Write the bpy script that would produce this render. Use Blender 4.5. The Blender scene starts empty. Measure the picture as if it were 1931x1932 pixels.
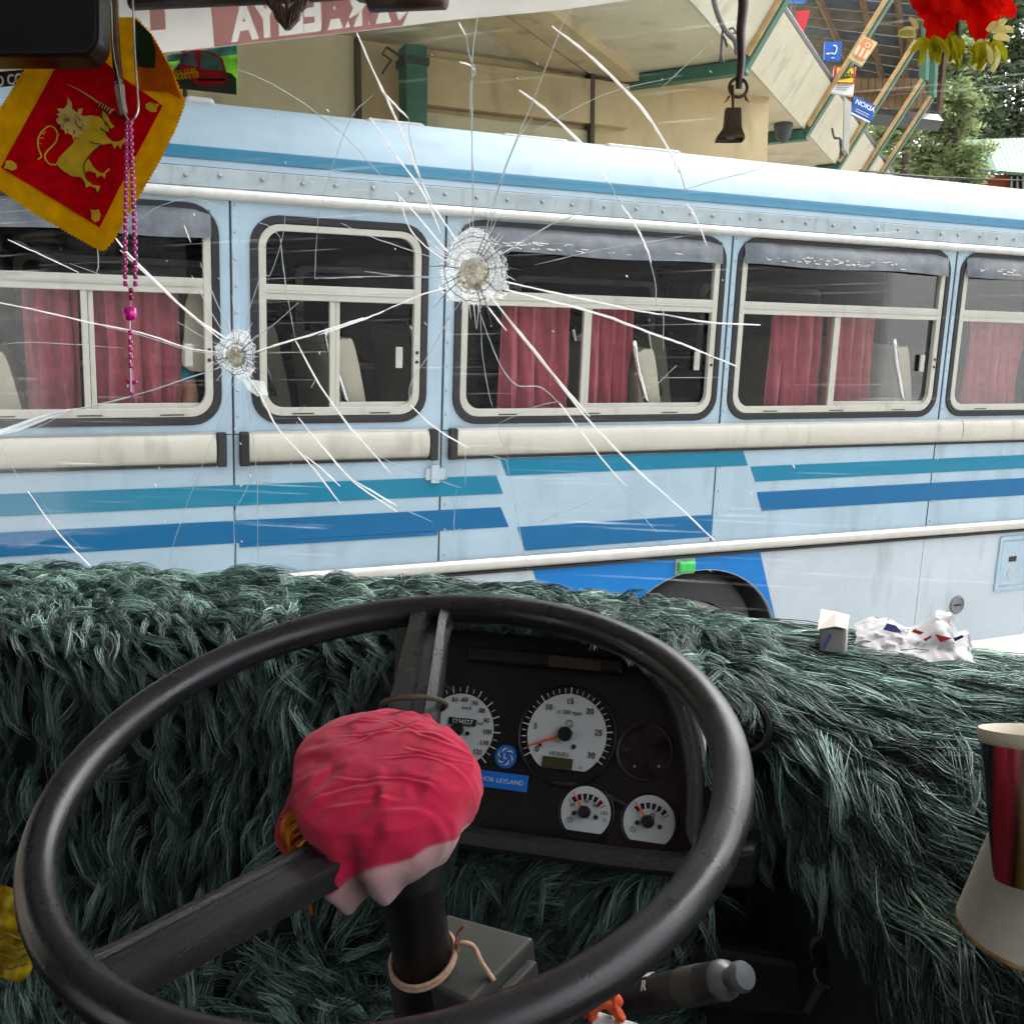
import bpy, bmesh, math, random
import numpy as np
from mathutils import Matrix, Vector, noise
random.seed(4); RNG = np.random.default_rng(7)
R = math.radians
SC = bpy.context.scene
COL = SC.collection

# ------------------------------------------------------------------ camera, sky, sun, exposure
F = 2000.0; CX = 965.5; CY = 966.0                 # focal length and centre in 1931-pixel units
PITCH = math.atan(230 / 2000.0)
CAM = np.array([0, 0, 2.0])
cd = bpy.data.cameras.new('camera'); cam = bpy.data.objects.new('camera', cd); COL.objects.link(cam)
cam.location = CAM; cam.rotation_euler = (R(90) - PITCH, 0, 0)
cd.sensor_width = 36; cd.lens = 36 * F / 1931.0; cd.clip_start = 0.02; cd.clip_end = 2000
SC.camera = cam
SUN_EL, SUN_AZ = R(60), R(55)                     # azimuth clockwise from +Y
w = bpy.data.worlds.new('World'); SC.world = w; w.use_nodes = True
nt = w.node_tree; bg = nt.nodes['Background']
sk = nt.nodes.new('ShaderNodeTexSky'); sk.sky_type = 'NISHITA'; sk.sun_disc = False
sk.sun_elevation = SUN_EL; sk.sun_rotation = SUN_AZ; sk.dust_density = 6; sk.air_density = 1.2
hs = nt.nodes.new('ShaderNodeHueSaturation'); hs.inputs['Saturation'].default_value = 0.35
nt.links.new(sk.outputs[0], hs.inputs['Color']); nt.links.new(hs.outputs[0], bg.inputs['Color'])
bg.inputs['Strength'].default_value = 0.15
sd = bpy.data.lights.new('sun', 'SUN'); so = bpy.data.objects.new('sun', sd); COL.objects.link(so)
sd.energy = .7; sd.angle = R(14); sd.color = (1, .96, .9)
so.rotation_euler = (math.pi / 2 - SUN_EL, 0, math.pi - SUN_AZ)
SC.view_settings.view_transform = 'Standard'; SC.view_settings.look = 'None'
SC.view_settings.exposure = 1.9; SC.view_settings.gamma = 1.0
SC.cycles.transparent_max_bounces = 16; SC.cycles.max_bounces = 6; SC.cycles.diffuse_bounces = 3; SC.cycles.glossy_bounces = 2
SC.cycles.use_adaptive_sampling = True; SC.cycles.adaptive_threshold = .03
SC.cycles.caustics_reflective = False; SC.cycles.caustics_refractive = False

# ------------------------------------------------------------------ frames of reference
cP, sP = math.cos(PITCH), math.sin(PITCH)
def c2w(x, y, z): return np.array([x, z * cP - y * sP, -z * sP - y * cP])
def ray(u, v): return c2w((u - CX) / F, (v - CY) / F, 1.0)
def nrm(a): a = np.asarray(a, float); return a / np.linalg.norm(a)
bx = nrm(c2w(4446, -238, 2000)); bz = -c2w(-380, 10000, 2000); bz = nrm(bz - bz.dot(bx) * bx); bn = np.cross(bx, bz)
def mat4(X, Y, Z, O):
    M = np.eye(4); M[:3, 0] = X; M[:3, 1] = Y; M[:3, 2] = Z; M[:3, 3] = O; return M
BP0 = CAM + ray(840, 800) * 5.2
M_BUS = mat4(bx, -bn, bz, BP0)                      # the parked bus: x along, y into it, z up
cr = nrm([.943, -.334, 0]); cf = nrm([.334, .943, 0]); zz = np.array([0, 0, 1.])
M_CAB = mat4(cr, cf, zz, [0, 0, 0])                 # our bus: x right, y forward
wd = nrm([bx[0], bx[1], 0]); wn = np.array([-wd[1], wd[0], 0])
BO = CAM + ray(900, 150) * 9.5
M_BLD = mat4(wd, wn, zz, [BO[0], BO[1], 0])         # the station wall: x along, y away
M_W = np.eye(4)
def tr(M, p): p = np.asarray(p, float); return p @ M[:3, :3].T + M[:3, 3]
def itr(M, p): return (np.asarray(p, float) - M[:3, 3]) @ M[:3, :3]
def plane_hit(u, v, P, n):
    d = ray(u, v); t = (np.asarray(P) - CAM).dot(n) / d.dot(n); return CAM + d * t
def pf(u, v, f):                                    # cab coordinates of the sight line at cab forward f
    return itr(M_CAB, plane_hit(u, v, cf * f, cf))
def pd(u, v, d): return CAM + ray(u, v) * d
def pz(u, v, z): return plane_hit(u, v, [0, 0, z], zz)
def pb(u, v, off=0): return itr(M_BUS, plane_hit(u, v, BP0 - bn * off, bn))
def pw(u, v, off=0): return itr(M_BLD, plane_hit(u, v, BO + wn * off, wn))

# ------------------------------------------------------------------ materials
def lin(r, g, b):
    f = lambda c: (c / 255 / 12.92) if c / 255 <= .04045 else ((c / 255 + .055) / 1.055) ** 2.4
    return (f(r), f(g), f(b), 1)
MATS = {}
def mat(name, col, rough=.6, metal=0., var=.12, scale=8., bump=0., bscale=60., spec=.5, coat=0., sheen=0., col2=None, dirt=0., trans=0.):
    if name in MATS: return MATS[name]
    m = bpy.data.materials.new(name); m.use_nodes = True; nt = m.node_tree; b = nt.nodes['Principled BSDF']
    if len(col) == 3: col = (*col, 1)
    b.inputs['Roughness'].default_value = rough; b.inputs['Metallic'].default_value = metal
    b.inputs['Specular IOR Level'].default_value = spec; b.inputs['Coat Weight'].default_value = coat
    b.inputs['Sheen Weight'].default_value = sheen
    if trans: b.inputs['Transmission Weight'].default_value = trans
    tc = nt.nodes.new('ShaderNodeTexCoord')
    n = nt.nodes.new('ShaderNodeTexNoise'); n.inputs['Scale'].default_value = scale; n.inputs['Detail'].default_value = 6; n.inputs['Roughness'].default_value = .65
    nt.links.new(tc.outputs['Object'], n.inputs['Vector'])
    rp = nt.nodes.new('ShaderNodeValToRGB'); rp.color_ramp.elements[0].position = .3; rp.color_ramp.elements[1].position = .7
    c2 = col2 if col2 else tuple(min(1, c * (1 + var)) for c in col[:3]) + (1,)
    c1 = col if col2 else tuple(c * (1 - var) for c in col[:3]) + (1,)
    rp.color_ramp.elements[0].color = c1; rp.color_ramp.elements[1].color = (*c2[:3], 1)
    nt.links.new(n.outputs['Fac'], rp.inputs['Fac'])
    out = rp.outputs[0]
    if dirt:
        n2 = nt.nodes.new('ShaderNodeTexNoise'); n2.inputs['Scale'].default_value = scale * 3.1; n2.inputs['Detail'].default_value = 8
        mp = nt.nodes.new('ShaderNodeMapping'); mp.inputs['Scale'].default_value = (1, 1, .25)
        nt.links.new(tc.outputs['Object'], mp.inputs['Vector']); nt.links.new(mp.outputs[0], n2.inputs['Vector'])
        r2 = nt.nodes.new('ShaderNodeValToRGB'); r2.color_ramp.elements[0].position = .55; r2.color_ramp.elements[1].position = .8
        r2.color_ramp.elements[1].color = (dirt, dirt, dirt, 1); nt.links.new(n2.outputs['Fac'], r2.inputs['Fac'])
        mx = nt.nodes.new('ShaderNodeMix'); mx.data_type = 'RGBA'
        nt.links.new(r2.outputs[0], mx.inputs['Factor']); nt.links.new(out, mx.inputs['A']); mx.inputs['B'].default_value = (.06, .05, .035, 1)
        out = mx.outputs['Result']
    nt.links.new(out, b.inputs['Base Color'])
    if bump:
        n3 = nt.nodes.new('ShaderNodeTexNoise'); n3.inputs['Scale'].default_value = bscale; n3.inputs['Detail'].default_value = 4
        nt.links.new(tc.outputs['Object'], n3.inputs['Vector'])
        bp = nt.nodes.new('ShaderNodeBump'); bp.inputs['Strength'].default_value = bump; bp.inputs['Distance'].default_value = .01
        nt.links.new(n3.outputs['Fac'], bp.inputs['Height']); nt.links.new(bp.outputs[0], b.inputs['Normal'])
    MATS[name] = m; return m
def glass(name, tint=(1, 1, 1), refl=1.0, scratch=0., haze=0.):
    if name in MATS: return MATS[name]
    m = bpy.data.materials.new(name); m.use_nodes = True; nt = m.node_tree; nt.nodes.clear()
    o = nt.nodes.new('ShaderNodeOutputMaterial'); t = nt.nodes.new('ShaderNodeBsdfTransparent'); t.inputs[0].default_value = (*tint, 1)
    g = nt.nodes.new('ShaderNodeBsdfGlossy'); g.inputs['Roughness'].default_value = .02
    fr = nt.nodes.new('ShaderNodeFresnel'); fr.inputs[0].default_value = 1.45
    mm = nt.nodes.new('ShaderNodeMath'); mm.operation = 'MULTIPLY'; mm.inputs[1].default_value = refl; nt.links.new(fr.outputs[0], mm.inputs[0])
    mx = nt.nodes.new('ShaderNodeMixShader'); nt.links.new(mm.outputs[0], mx.inputs[0]); nt.links.new(t.outputs[0], mx.inputs[1]); nt.links.new(g.outputs[0], mx.inputs[2])
    last = mx.outputs[0]
    if scratch or haze:
        tc = nt.nodes.new('ShaderNodeTexCoord'); mp = nt.nodes.new('ShaderNodeMapping')
        mp.inputs['Rotation'].default_value = (0, R(38), 0); mp.inputs['Scale'].default_value = (2.5, 1, 260)
        nt.links.new(tc.outputs['Object'], mp.inputs[0])
        n = nt.nodes.new('ShaderNodeTexNoise'); n.inputs['Scale'].default_value = 1; n.inputs['Detail'].default_value = 5; nt.links.new(mp.outputs[0], n.inputs['Vector'])
        n2 = nt.nodes.new('ShaderNodeTexNoise'); n2.inputs['Scale'].default_value = 5; n2.inputs['Detail'].default_value = 3; nt.links.new(tc.outputs['Object'], n2.inputs['Vector'])
        rp = nt.nodes.new('ShaderNodeValToRGB'); rp.color_ramp.elements[0].position = .62; rp.color_ramp.elements[1].position = .74; nt.links.new(n.outputs['Fac'], rp.inputs[0])
        rp2 = nt.nodes.new('ShaderNodeValToRGB'); rp2.color_ramp.elements[0].position = .42; rp2.color_ramp.elements[1].position = .65; nt.links.new(n2.outputs['Fac'], rp2.inputs[0])
        m1 = nt.nodes.new('ShaderNodeMath'); m1.operation = 'MULTIPLY'; nt.links.new(rp.outputs[0], m1.inputs[0]); nt.links.new(rp2.outputs[0], m1.inputs[1])
        m2 = nt.nodes.new('ShaderNodeMath'); m2.operation = 'MULTIPLY_ADD'; nt.links.new(m1.outputs[0], m2.inputs[0]); m2.inputs[1].default_value = scratch; m2.inputs[2].default_value = haze
        d = nt.nodes.new('ShaderNodeBsdfTranslucent'); d.inputs[0].default_value = (.9, .93, .95, 1)
        mx2 = nt.nodes.new('ShaderNodeMixShader'); nt.links.new(m2.outputs[0], mx2.inputs[0]); nt.links.new(last, mx2.inputs[1]); nt.links.new(d.outputs[0], mx2.inputs[2]); last = mx2.outputs[0]
    nt.links.new(last, o.inputs[0]); MATS[name] = m; return m
def sheet(name, col, tl=.5, alpha=1.0, rough=.7, var=.1, scale=12):
    """thin sheet: diffuse + translucent, light comes through it"""
    if name in MATS: return MATS[name]
    m = bpy.data.materials.new(name); m.use_nodes = True; nt = m.node_tree; nt.nodes.clear()
    o = nt.nodes.new('ShaderNodeOutputMaterial'); d = nt.nodes.new('ShaderNodeBsdfDiffuse'); t = nt.nodes.new('ShaderNodeBsdfTranslucent')
    n = nt.nodes.new('ShaderNodeTexNoise'); n.inputs['Scale'].default_value = scale; n.inputs['Detail'].default_value = 5
    tc = nt.nodes.new('ShaderNodeTexCoord'); nt.links.new(tc.outputs['Object'], n.inputs['Vector'])
    rp = nt.nodes.new('ShaderNodeValToRGB'); rp.color_ramp.elements[0].position = .3; rp.color_ramp.elements[1].position = .7
    rp.color_ramp.elements[0].color = tuple(c * (1 - var) for c in col[:3]) + (1,); rp.color_ramp.elements[1].color = tuple(min(1, c * (1 + var)) for c in col[:3]) + (1,)
    nt.links.new(n.outputs['Fac'], rp.inputs[0])
    for x in (d, t): nt.links.new(rp.outputs[0], x.inputs[0])
    mx = nt.nodes.new('ShaderNodeMixShader'); mx.inputs[0].default_value = tl
    nt.links.new(d.outputs[0], mx.inputs[1]); nt.links.new(t.outputs[0], mx.inputs[2]); last = mx.outputs[0]
    if alpha < 1:
        tp = nt.nodes.new('ShaderNodeBsdfTransparent'); m2 = nt.nodes.new('ShaderNodeMixShader'); m2.inputs[0].default_value = alpha
        nt.links.new(tp.outputs[0], m2.inputs[1]); nt.links.new(last, m2.inputs[2]); last = m2.outputs[0]
    nt.links.new(last, o.inputs[0]); MATS[name] = m; return m

# ------------------------------------------------------------------ mesh helpers
def wm(o):
    M = np.array(o.matrix_basis)
    return wm(o.parent) @ M if o.parent else M
class MB:
    def __init__(s): s.v = []; s.f = []; s.n = 0
    def add(s, v, f):
        v = np.asarray(v, float).reshape(-1, 3); s.v.append(v); s.f += [tuple(i + s.n for i in q) for q in f]; s.n += len(v); return s
    def box(s, lo, hi, M=None):
        (a, b, c), (d, e, g) = lo, hi
        v = np.array([(a, b, c), (d, b, c), (d, e, c), (a, e, c), (a, b, g), (d, b, g), (d, e, g), (a, e, g)], float)
        if M is not None: v = tr(M, v)
        return s.add(v, [(0, 3, 2, 1), (4, 5, 6, 7), (0, 1, 5, 4), (1, 2, 6, 5), (2, 3, 7, 6), (3, 0, 4, 7)])
    def tube(s, P, r, n=8, closed=False, cap=True, squash=None):
        P = np.asarray(P, float); N = len(P); r = np.broadcast_to(np.asarray(r, float), (N,))
        T = np.gradient(P, axis=0) if not closed else np.roll(P, -1, 0) - np.roll(P, 1, 0)
        T /= np.linalg.norm(T, axis=1)[:, None] + 1e-12
        ref = np.array([0, 0, 1.]) if abs(T[0][2]) < .9 else np.array([1., 0, 0])
        a = nrm(np.cross(T[0], ref)); V = []
        for i in range(N):
            a = a - T[i] * a.dot(T[i]); a = nrm(a); b = np.cross(T[i], a)
            for k in range(n):
                t = 2 * math.pi * k / n; V.append(P[i] + r[i] * (math.cos(t) * a + math.sin(t) * b))
        f = []
        for i in range(N if closed else N - 1):
            j = (i + 1) % N
            for k in range(n):
                l = (k + 1) % n; f.append((i * n + k, i * n + l, j * n + l, j * n + k))
        if cap and not closed: f += [tuple(range(n - 1, -1, -1)), tuple((N - 1) * n + k for k in range(n))]
        return s.add(V, f)
    def lathe(s, prof, M=None, n=32, capb=True, capt=True, a0=0, a1=2 * math.pi):
        full = abs(a1 - a0 - 2 * math.pi) < 1e-6; K = n if full else n + 1
        V = []
        for (r, z) in prof:
            for k in range(K):
                t = a0 + (a1 - a0) * k / n; V.append((r * math.cos(t), r * math.sin(t), z))
        f = []
        for i in range(len(prof) - 1):
            for k in range(n):
                l = (k + 1) % K; f.append((i * K + k, i * K + l, (i + 1) * K + l, (i + 1) * K + k))
        if full and capb: f.append(tuple(range(K - 1, -1, -1)))
        if full and capt: f.append(tuple((len(prof) - 1) * K + k for k in range(K)))
        V = np.array(V)
        if M is not None: V = tr(M, V)
        return s.add(V, f)
    def grid(s, G, closed_u=False):
        G = np.asarray(G, float); a, b = G.shape[:2]
        f = [(i * b + j, i * b + (j + 1) % b, (i + 1) * b + (j + 1) % b, (i + 1) * b + j) for i in range(a - 1) for j in range(b if closed_u else b - 1)]
        return s.add(G.reshape(-1, 3), f)
    def flat(s, outline, holes=(), th=.002, M=None):
        """polygon in xz (y = depth, 0 .. th), holes allowed"""
        bm = bmesh.new(); es = []
        for loop in [outline] + list(holes):
            vs = [bm.verts.new((p[0], 0, p[1])) for p in loop]
            es += [bm.edges.new((vs[i], vs[(i + 1) % len(vs)])) for i in range(len(vs))]
        bmesh.ops.triangle_fill(bm, use_beauty=True, use_dissolve=False, edges=es)
        bm.normal_update()
        if th:
            r = bmesh.ops.extrude_face_region(bm, geom=bm.faces[:])
            bmesh.ops.translate(bm, vec=(0, th, 0), verts=[g for g in r['geom'] if isinstance(g, bmesh.types.BMVert)])
        bm.verts.index_update(); V = np.array([v.co[:] for v in bm.verts]); f = [tuple(v.index for v in q.verts) for q in bm.faces]; bm.free()
        if len(V) == 0: return s
        if M is not None: V = tr(M, V)
        return s.add(V, f)
    def verts(s): return np.concatenate(s.v) if s.v else np.zeros((0, 3))
    def build(s, name, m, parent=None, M=M_W, smooth=False, bevel=0., fixn=True, auto=None):
        V = tr(M, s.verts())
        if parent is not None: V = itr(wm(parent), V)
        me = bpy.data.meshes.new(name); me.from_pydata(V.tolist(), [], s.f); me.update()
        if fixn:
            bm = bmesh.new(); bm.from_mesh(me); bmesh.ops.recalc_face_normals(bm, faces=bm.faces[:]); bm.to_mesh(me); bm.free()
        me.materials.append(m)
        if smooth: me.polygons.foreach_set('use_smooth', [True] * len(me.polygons))
        o = bpy.data.objects.new(name, me); COL.objects.link(o)
        if parent is not None: o.parent = parent
        if auto is not None and smooth: me.set_sharp_from_angle(angle=R(auto))
        if bevel:
            b = o.modifiers.new('bevel', 'BEVEL'); b.width = bevel; b.segments = 2; b.limit_method = 'ANGLE'; b.angle_limit = R(40)
        return o
def tag(o, label, cat, group=None, kind=None):
    if label: o['label'] = label
    if cat: o['category'] = cat
    if group: o['group'] = group
    if kind: o['kind'] = kind
    return o
def thing(name, label, cat, loc, M=M_W, group=None):
    o = bpy.data.objects.new(name, None); COL.objects.link(o); o.empty_display_size = .05
    MM = M.copy(); MM[:3, 3] = tr(M, loc)
    o.matrix_world = Matrix(MM.tolist())
    return tag(o, label, cat, group)
def share(src, parent, name, off):
    """a repeat of a piece that shares its mesh; off in world axes"""
    o = src.copy(); COL.objects.link(o); o.parent = parent
    o.location = Vector(src.location) + Vector((np.asarray(off) @ np.array(parent.matrix_world)[:3, :3]).tolist()); return o
def text_mb(body, size, M, mirror=False, ext=.0004, align='CENTER', bold=0.0, sx=1.0):
    c = bpy.data.curves.new('t', 'FONT'); c.body = body; c.size = size; c.align_x = align; c.align_y = 'CENTER'; c.extrude = ext; c.offset = bold; c.resolution_u = 3
    o = bpy.data.objects.new('t', c); me = bpy.data.meshes.new_from_object(o)
    V = np.array([v.co[:] for v in me.vertices]).reshape(-1, 3); f = [tuple(p.vertices) for p in me.polygons]
    V[:, 0] *= sx
    if mirror: V[:, 0] *= -1
    W = np.stack([V[:, 0], -V[:, 2], V[:, 1]], 1)          # text plane = xz, faces -y
    mb = MB(); mb.add(tr(M, W), f); bpy.data.objects.remove(o); bpy.data.meshes.remove(me); return mb
def rrect(x0, x1, z0, z1, r, n=6):
    P = []
    for cx, cz, a in ((x1 - r, z1 - r, 0), (x0 + r, z1 - r, 90), (x0 + r, z0 + r, 180), (x1 - r, z0 + r, 270)):
        for k in range(n + 1):
            t = R(a + 90 * k / n); P.append((cx + r * math.cos(t), cz + r * math.sin(t)))
    return P
def cat(P, n=6, closed=False):
    """Catmull-Rom resample"""
    P = np.asarray(P, float); N = len(P)
    if N < 3 and not closed: return np.array([P[0] + (P[-1] - P[0]) * t for t in np.linspace(0, 1, n + 1)])
    out = []
    for i in range(N if closed else N - 1):
        p0 = P[(i - 1) % N] if closed or i > 0 else 2 * P[0] - P[1]; p1 = P[i]; p2 = P[(i + 1) % N]
        p3 = P[(i + 2) % N] if closed or i + 2 < N else 2 * P[-1] - P[-2]
        for t in np.arange(n) / n: out.append(.5 * ((2 * p1) + (p2 - p0) * t + (2 * p0 - 5 * p1 + 4 * p2 - p3) * t * t + (3 * p1 - p0 - 3 * p2 + p3) * t ** 3))
    if not closed: out.append(P[-1])
    return np.array(out)
def fbm(p, s): return noise.fractal(Vector((p[0] * s, p[1] * s, p[2] * s)), 1.0, 2.0, 4)

# ================================================================== the large structure
g = MB(); g.add([(-400, -400, 0), (400, -400, 0), (400, 400, 0), (-400, 400, 0)], [(0, 1, 2, 3)])
gm = mat('asphalt', (.27, .26, .245), .9, var=.25, scale=3, bump=.3, bscale=80)
tag(g.build('ground', gm), 'worn pale grey paving of the bus stand', 'ground', kind='structure')

# ------------------------------------------------------------------ parked bus
C_BLUE = mat('bus_pale_blue', (.34, .455, .53), .38, var=.09, scale=2.5, dirt=.3, bump=.5, bscale=2.2)
C_ROOF = mat('bus_roof_white', (.24, .315, .37), .75, var=.06, scale=2, dirt=.2, spec=.15)
C_TEAL = mat('bus_teal', lin(10, 116, 146), .45, var=.05, dirt=.1, spec=.3)
C_DEEP = mat('bus_deep_blue', lin(0, 94, 142), .45, var=.05, dirt=.1, spec=.3)
C_MID = mat('bus_mid_blue', lin(0, 112, 184), .45, var=.05, dirt=.12, spec=.3)
C_RTEAL = mat('bus_roof_teal', lin(34, 96, 122), .6, var=.08, dirt=.15, spec=.2)
C_CREAM = mat('window_cream', lin(182, 180, 168), .45, var=.06, scale=5, dirt=.25)
C_MOULD = mat('moulding_cream', lin(188, 184, 170), .4, var=.08, scale=4, dirt=.35)
C_RUB = mat('rubber_black', (.007, .007, .008), .6)
C_CHROME = mat('aluminium', (.55, .54, .51), .35, metal=.85, var=.1, scale=10)
C_GUARD = mat('rain_guard_grey', lin(140, 146, 150), .4, var=.2, scale=20, col2=lin(165, 170, 172), dirt=.3)
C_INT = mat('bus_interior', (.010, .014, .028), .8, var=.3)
PANE = glass('bus_pane', (.96, .97, .98), .26, scratch=.09, haze=.0)
bus = thing('parked_bus', 'pale blue and white bus with teal and blue stripes parked across the cracked windshield', 'bus', (0, 1.2, -1.84), M_BUS)
B = dict(parent=bus, M=M_BUS)
WIN = [(-3.72, -2.36, .02, .955), (-2.16, -1.08, .025, .955), (-.925, -.115, .025, .925), (.045, 1.57, .01, .965), (1.665, 3.185, .01, .975), (3.285, 4.82, .01, .975)]
BAY = [-3.85, -2.26, -1.02, -.02, 1.615, 3.235, 4.95]
for i in range(6):
    a, b = BAY[i] + .002, BAY[i + 1] - .002; x0, x1, z0, z1 = WIN[i]
    mb = MB(); mb.flat([(a, -.03), (b, -.03), (b, 1.03), (a, 1.03)], [rrect(x0, x1, z0, z1, .12)], .03); mb.build('side_panel', C_BLUE, **B)
    # rail panel above the rub rail
    mb = MB(); mb.flat([(a, -.72), (b, -.72), (b, -.034), (a, -.034)], [], .03); mb.build('side_panel', C_BLUE, **B)
AX, AZ, RX, RZ = 1.57, -1.36, .57, .505
arch = lambda t0, t1, n, k=1.: [(AX + RX * k * math.cos(t), AZ + RZ * k * math.sin(t)) for t in np.linspace(t0, t1, n)]
BOT = -1.5
for i in range(6):
    a, b = BAY[i] + .002, BAY[i + 1] - .002
    if i == 3:
        ang = math.acos((b - AX) / RX); P = [(a, BOT), (AX - RX, BOT)] + arch(math.pi, ang, 14) + [(b, -.725), (a, -.725)]
    elif i == 4:
        ang = math.acos((a - AX) / RX); P = [(a, -.725)] + arch(ang, 0, 14) + [(AX + RX, BOT), (b, BOT), (b, -.725)]
    else: P = [(a, BOT), (b, BOT), (b, -.725), (a, -.725)]
    mb = MB(); mb.flat(P, [], .03); mb.build('lower_panel', mat('bus_lower_white', (.45, .51, .545), .4, var=.08, scale=2, dirt=.45, bump=.5, bscale=2.2), **B)
# wheel area in mid blue, laid over the lower panels
ang = math.acos((2.2 - AX) / 1.2)
P = [(.50, -.755), (1.96, -.757), (2.1, -1.14), (2.20, -1.45)] + [(AX + RX * 1.01, -1.45)] + arch(-.02, math.pi + .02, 28, 1.01) + [(AX - RX * 1.01, -1.45), (.78, -1.45)]
mb = MB(); mb.flat([(p[0], p[1]) for p in P], [], .004, ); o = mb.build('paint_stripe', C_MID, bus, M_BUS @ mat4([1, 0, 0], [0, 1, 0], [0, 0, 1], [0, -.0035, 0]))
def stripe(P, m, y=-.0035):
    mb = MB(); mb.flat(P, [], .003); mb.build('paint_stripe', m, bus, M_BUS @ mat4([1, 0, 0], [0, 1, 0], [0, 0, 1], [0, y, 0]))
stripe([(-3.85, -.36), (-3.85, -.265), (.28, -.265), (.322, -.36)], C_TEAL)
stripe([(-3.85, -.535), (-3.85, -.43), (.31, -.43), (.36, -.535)], C_DEEP)
stripe([(.30, -.182), (.34, -.268), (1.83, -.262), (1.79, -.180)], C_TEAL)
stripe([(.41, -.54), (.46, -.668), (1.62, -.662), (1.62, -.535)], C_DEEP)
stripe([(1.85, -.27), (1.895, -.357), (4.95, -.345), (4.95, -.258)], C_TEAL)
stripe([(1.91, -.42), (1.955, -.53), (4.95, -.528), (4.95, -.412)], C_DEEP)
# seams, grooves and the cover strips with rivets
mb0 = MB(); mb0.lathe([(.0065, 0), (.0055, .003), (.003, .0045), (.0, .005)], mat4([1, 0, 0], [0, 0, 1], [0, -1, 0], [0, 0, 0]), 8, capt=False)
C_RIV = mat('rivet_steel', (.42, .43, .44), .5, metal=.5)
rv0 = mb0.build('rivet', C_RIV, bus, M_BUS @ mat4([1, 0, 0], [0, 1, 0], [0, 0, 1], [BAY[1] - .02, -.001, .9]), smooth=True)
def rivets(pts):
    base = np.array([BAY[1] - .02, -.001, .9])
    for p in pts: share(rv0, bus, 'rivet', M_BUS[:3, :3] @ (np.array(p) - base))
for i in range(1, 6):
    s = BAY[i]; mb = MB(); mb.box((s - .004, -.001, -.72), (s + .004, .01, 1.03)); mb.build('seam', C_RUB, **B)
    mb = MB(); mb.box((s + .006, -.005, -.03), (s + .036, .005, 1.02)); mb.build('cover_strip', C_BLUE, bevel=.002, **B)
    rivets([(s + .021, -.006, z) for z in np.arange(.05, 1.0, .115)])
    rivets([(s + .03, -.001, z) for z in np.arange(-.66, -.05, .13)])
mb = MB(); mb.box((-1.0, -.006, -.556), (-.03, .002, -.5365)); mb.build('door_sill', C_DEEP, **B)
mb = MB(); mb.box((-.10, -.014, -.275), (.0, .004, -.215)); mb.box((-.075, -.022, -.29), (-.03, .0, -.2)); mb.build('door_hinge', mat('hinge_grey', lin(170, 185, 195), .4), bevel=.003, **B)
# half-round moulding
def half_round(x0, x1, z0, z1, d, n=10):
    G = []
    for k in range(n + 1):
        t = math.pi * k / n; zc, h = (z0 + z1) / 2, (z1 - z0) / 2
        G.append([(x, -d * math.sin(t) ** .7, zc - h * math.cos(t)) for x in (x0, x1)])
    mb = MB(); mb.grid(G); return mb
for x0, x1 in ((-3.85, -1.10), (-.955, -.09), (.055, 3.42), (3.424, 4.95)):
    mb = half_round(x0, x1, -.16, -.028, .035); mb.build('moulding', C_MOULD, smooth=True, **B)
    for z in (-.024, -.168):
        mb = MB(); mb.box((x0, -.012, z - .007), (x1, .002, z + .004)); mb.build('moulding_lip', C_CHROME if z > -.1 else C_RUB, **B)
for x in (-1.075, -.975, -.066, .036):
    mb = MB(); mb.box((x - .021, -.036, -.175), (x + .021, .0, -.02)); mb.build('moulding_end_cap', C_RUB, bevel=.006, **B)
mb = half_round(-3.85, 4.95, -.757, -.69, .03); mb.build('rub_rail', C_CHROME, smooth=True, **B)
mb = MB(); mb.box((-3.85, -.02, -.772), (4.95, .0, -.758)); mb.build('rub_rail_seal', C_RUB, **B)
# gutter, rivet strip and roof
mb = half_round(-3.85, 4.95, .985, 1.032, .04); mb.build('gutter', mat('gutter_white', (.55, .55, .52), .4, dirt=.2), smooth=True, **B)
mb = MB(); mb.box((-3.85, -.008, 1.034), (4.95, .02, 1.115)); mb.build('rivet_strip', mat('strip_grey', (.32, .38, .40), .45, var=.15, dirt=.5), bevel=.003, **B)
big = MB(); big.lathe([(.0095, 0), (.009, .005), (.006, .008), (.0, .009)], mat4([1, 0, 0], [0, 0, 1], [0, -1, 0], [0, 0, 0]), 10, capt=False)
bg0 = big.build('bolt', mat('bolt_grey', (.25, .26, .27), .5, metal=.4), bus, M_BUS @ mat4([1, 0, 0], [0, 1, 0], [0, 0, 1], [-2.3, -.008, 1.08]), smooth=True)
x = -2.3
while x < 4.7:
    x += random.uniform(.13, .19); share(bg0, bus, 'bolt', M_BUS[:3, :3] @ np.array([x + 2.3, 0, random.uniform(-.004, .004)]))
PR = cat([(0, 1.118), (.025, 1.17), (.05, 1.215), (.13, 1.30), (.3, 1.40), (.6, 1.47), (1.2, 1.5), (1.8, 1.47), (2.1, 1.40), (2.35, 1.2), (2.4, 1.1)], 5)
xs = np.linspace(-3.85, 4.95, 24)
mb = MB(); mb.grid([[(x, p[0], p[1]) for x in xs] for p in PR]); mb.build('roof', C_ROOF, smooth=True, **B)
mb = MB(); mb.grid([[(x, p[0] - .004, p[1] + .001) for x in xs] for p in PR[3:10]]); mb.build('roof_stripe', C_RTEAL, smooth=True, **B)
for u0, u1, v in ((348, 405, 200), (690, 800, 246), (945, 1072, 276), (1140, 1282, 296)):
    a = pb(u0, v, .45); b = pb(u1, v, .45)
    mb = MB(); mb.box((a[0], .42, 1.36), (b[0], 1.2, max(a[2], b[2]) + .03)); mb.build('roof_vent', mat('vent_grey', (.34, .35, .35), .6, var=.2, dirt=.5), bevel=.02, **B)
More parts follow.
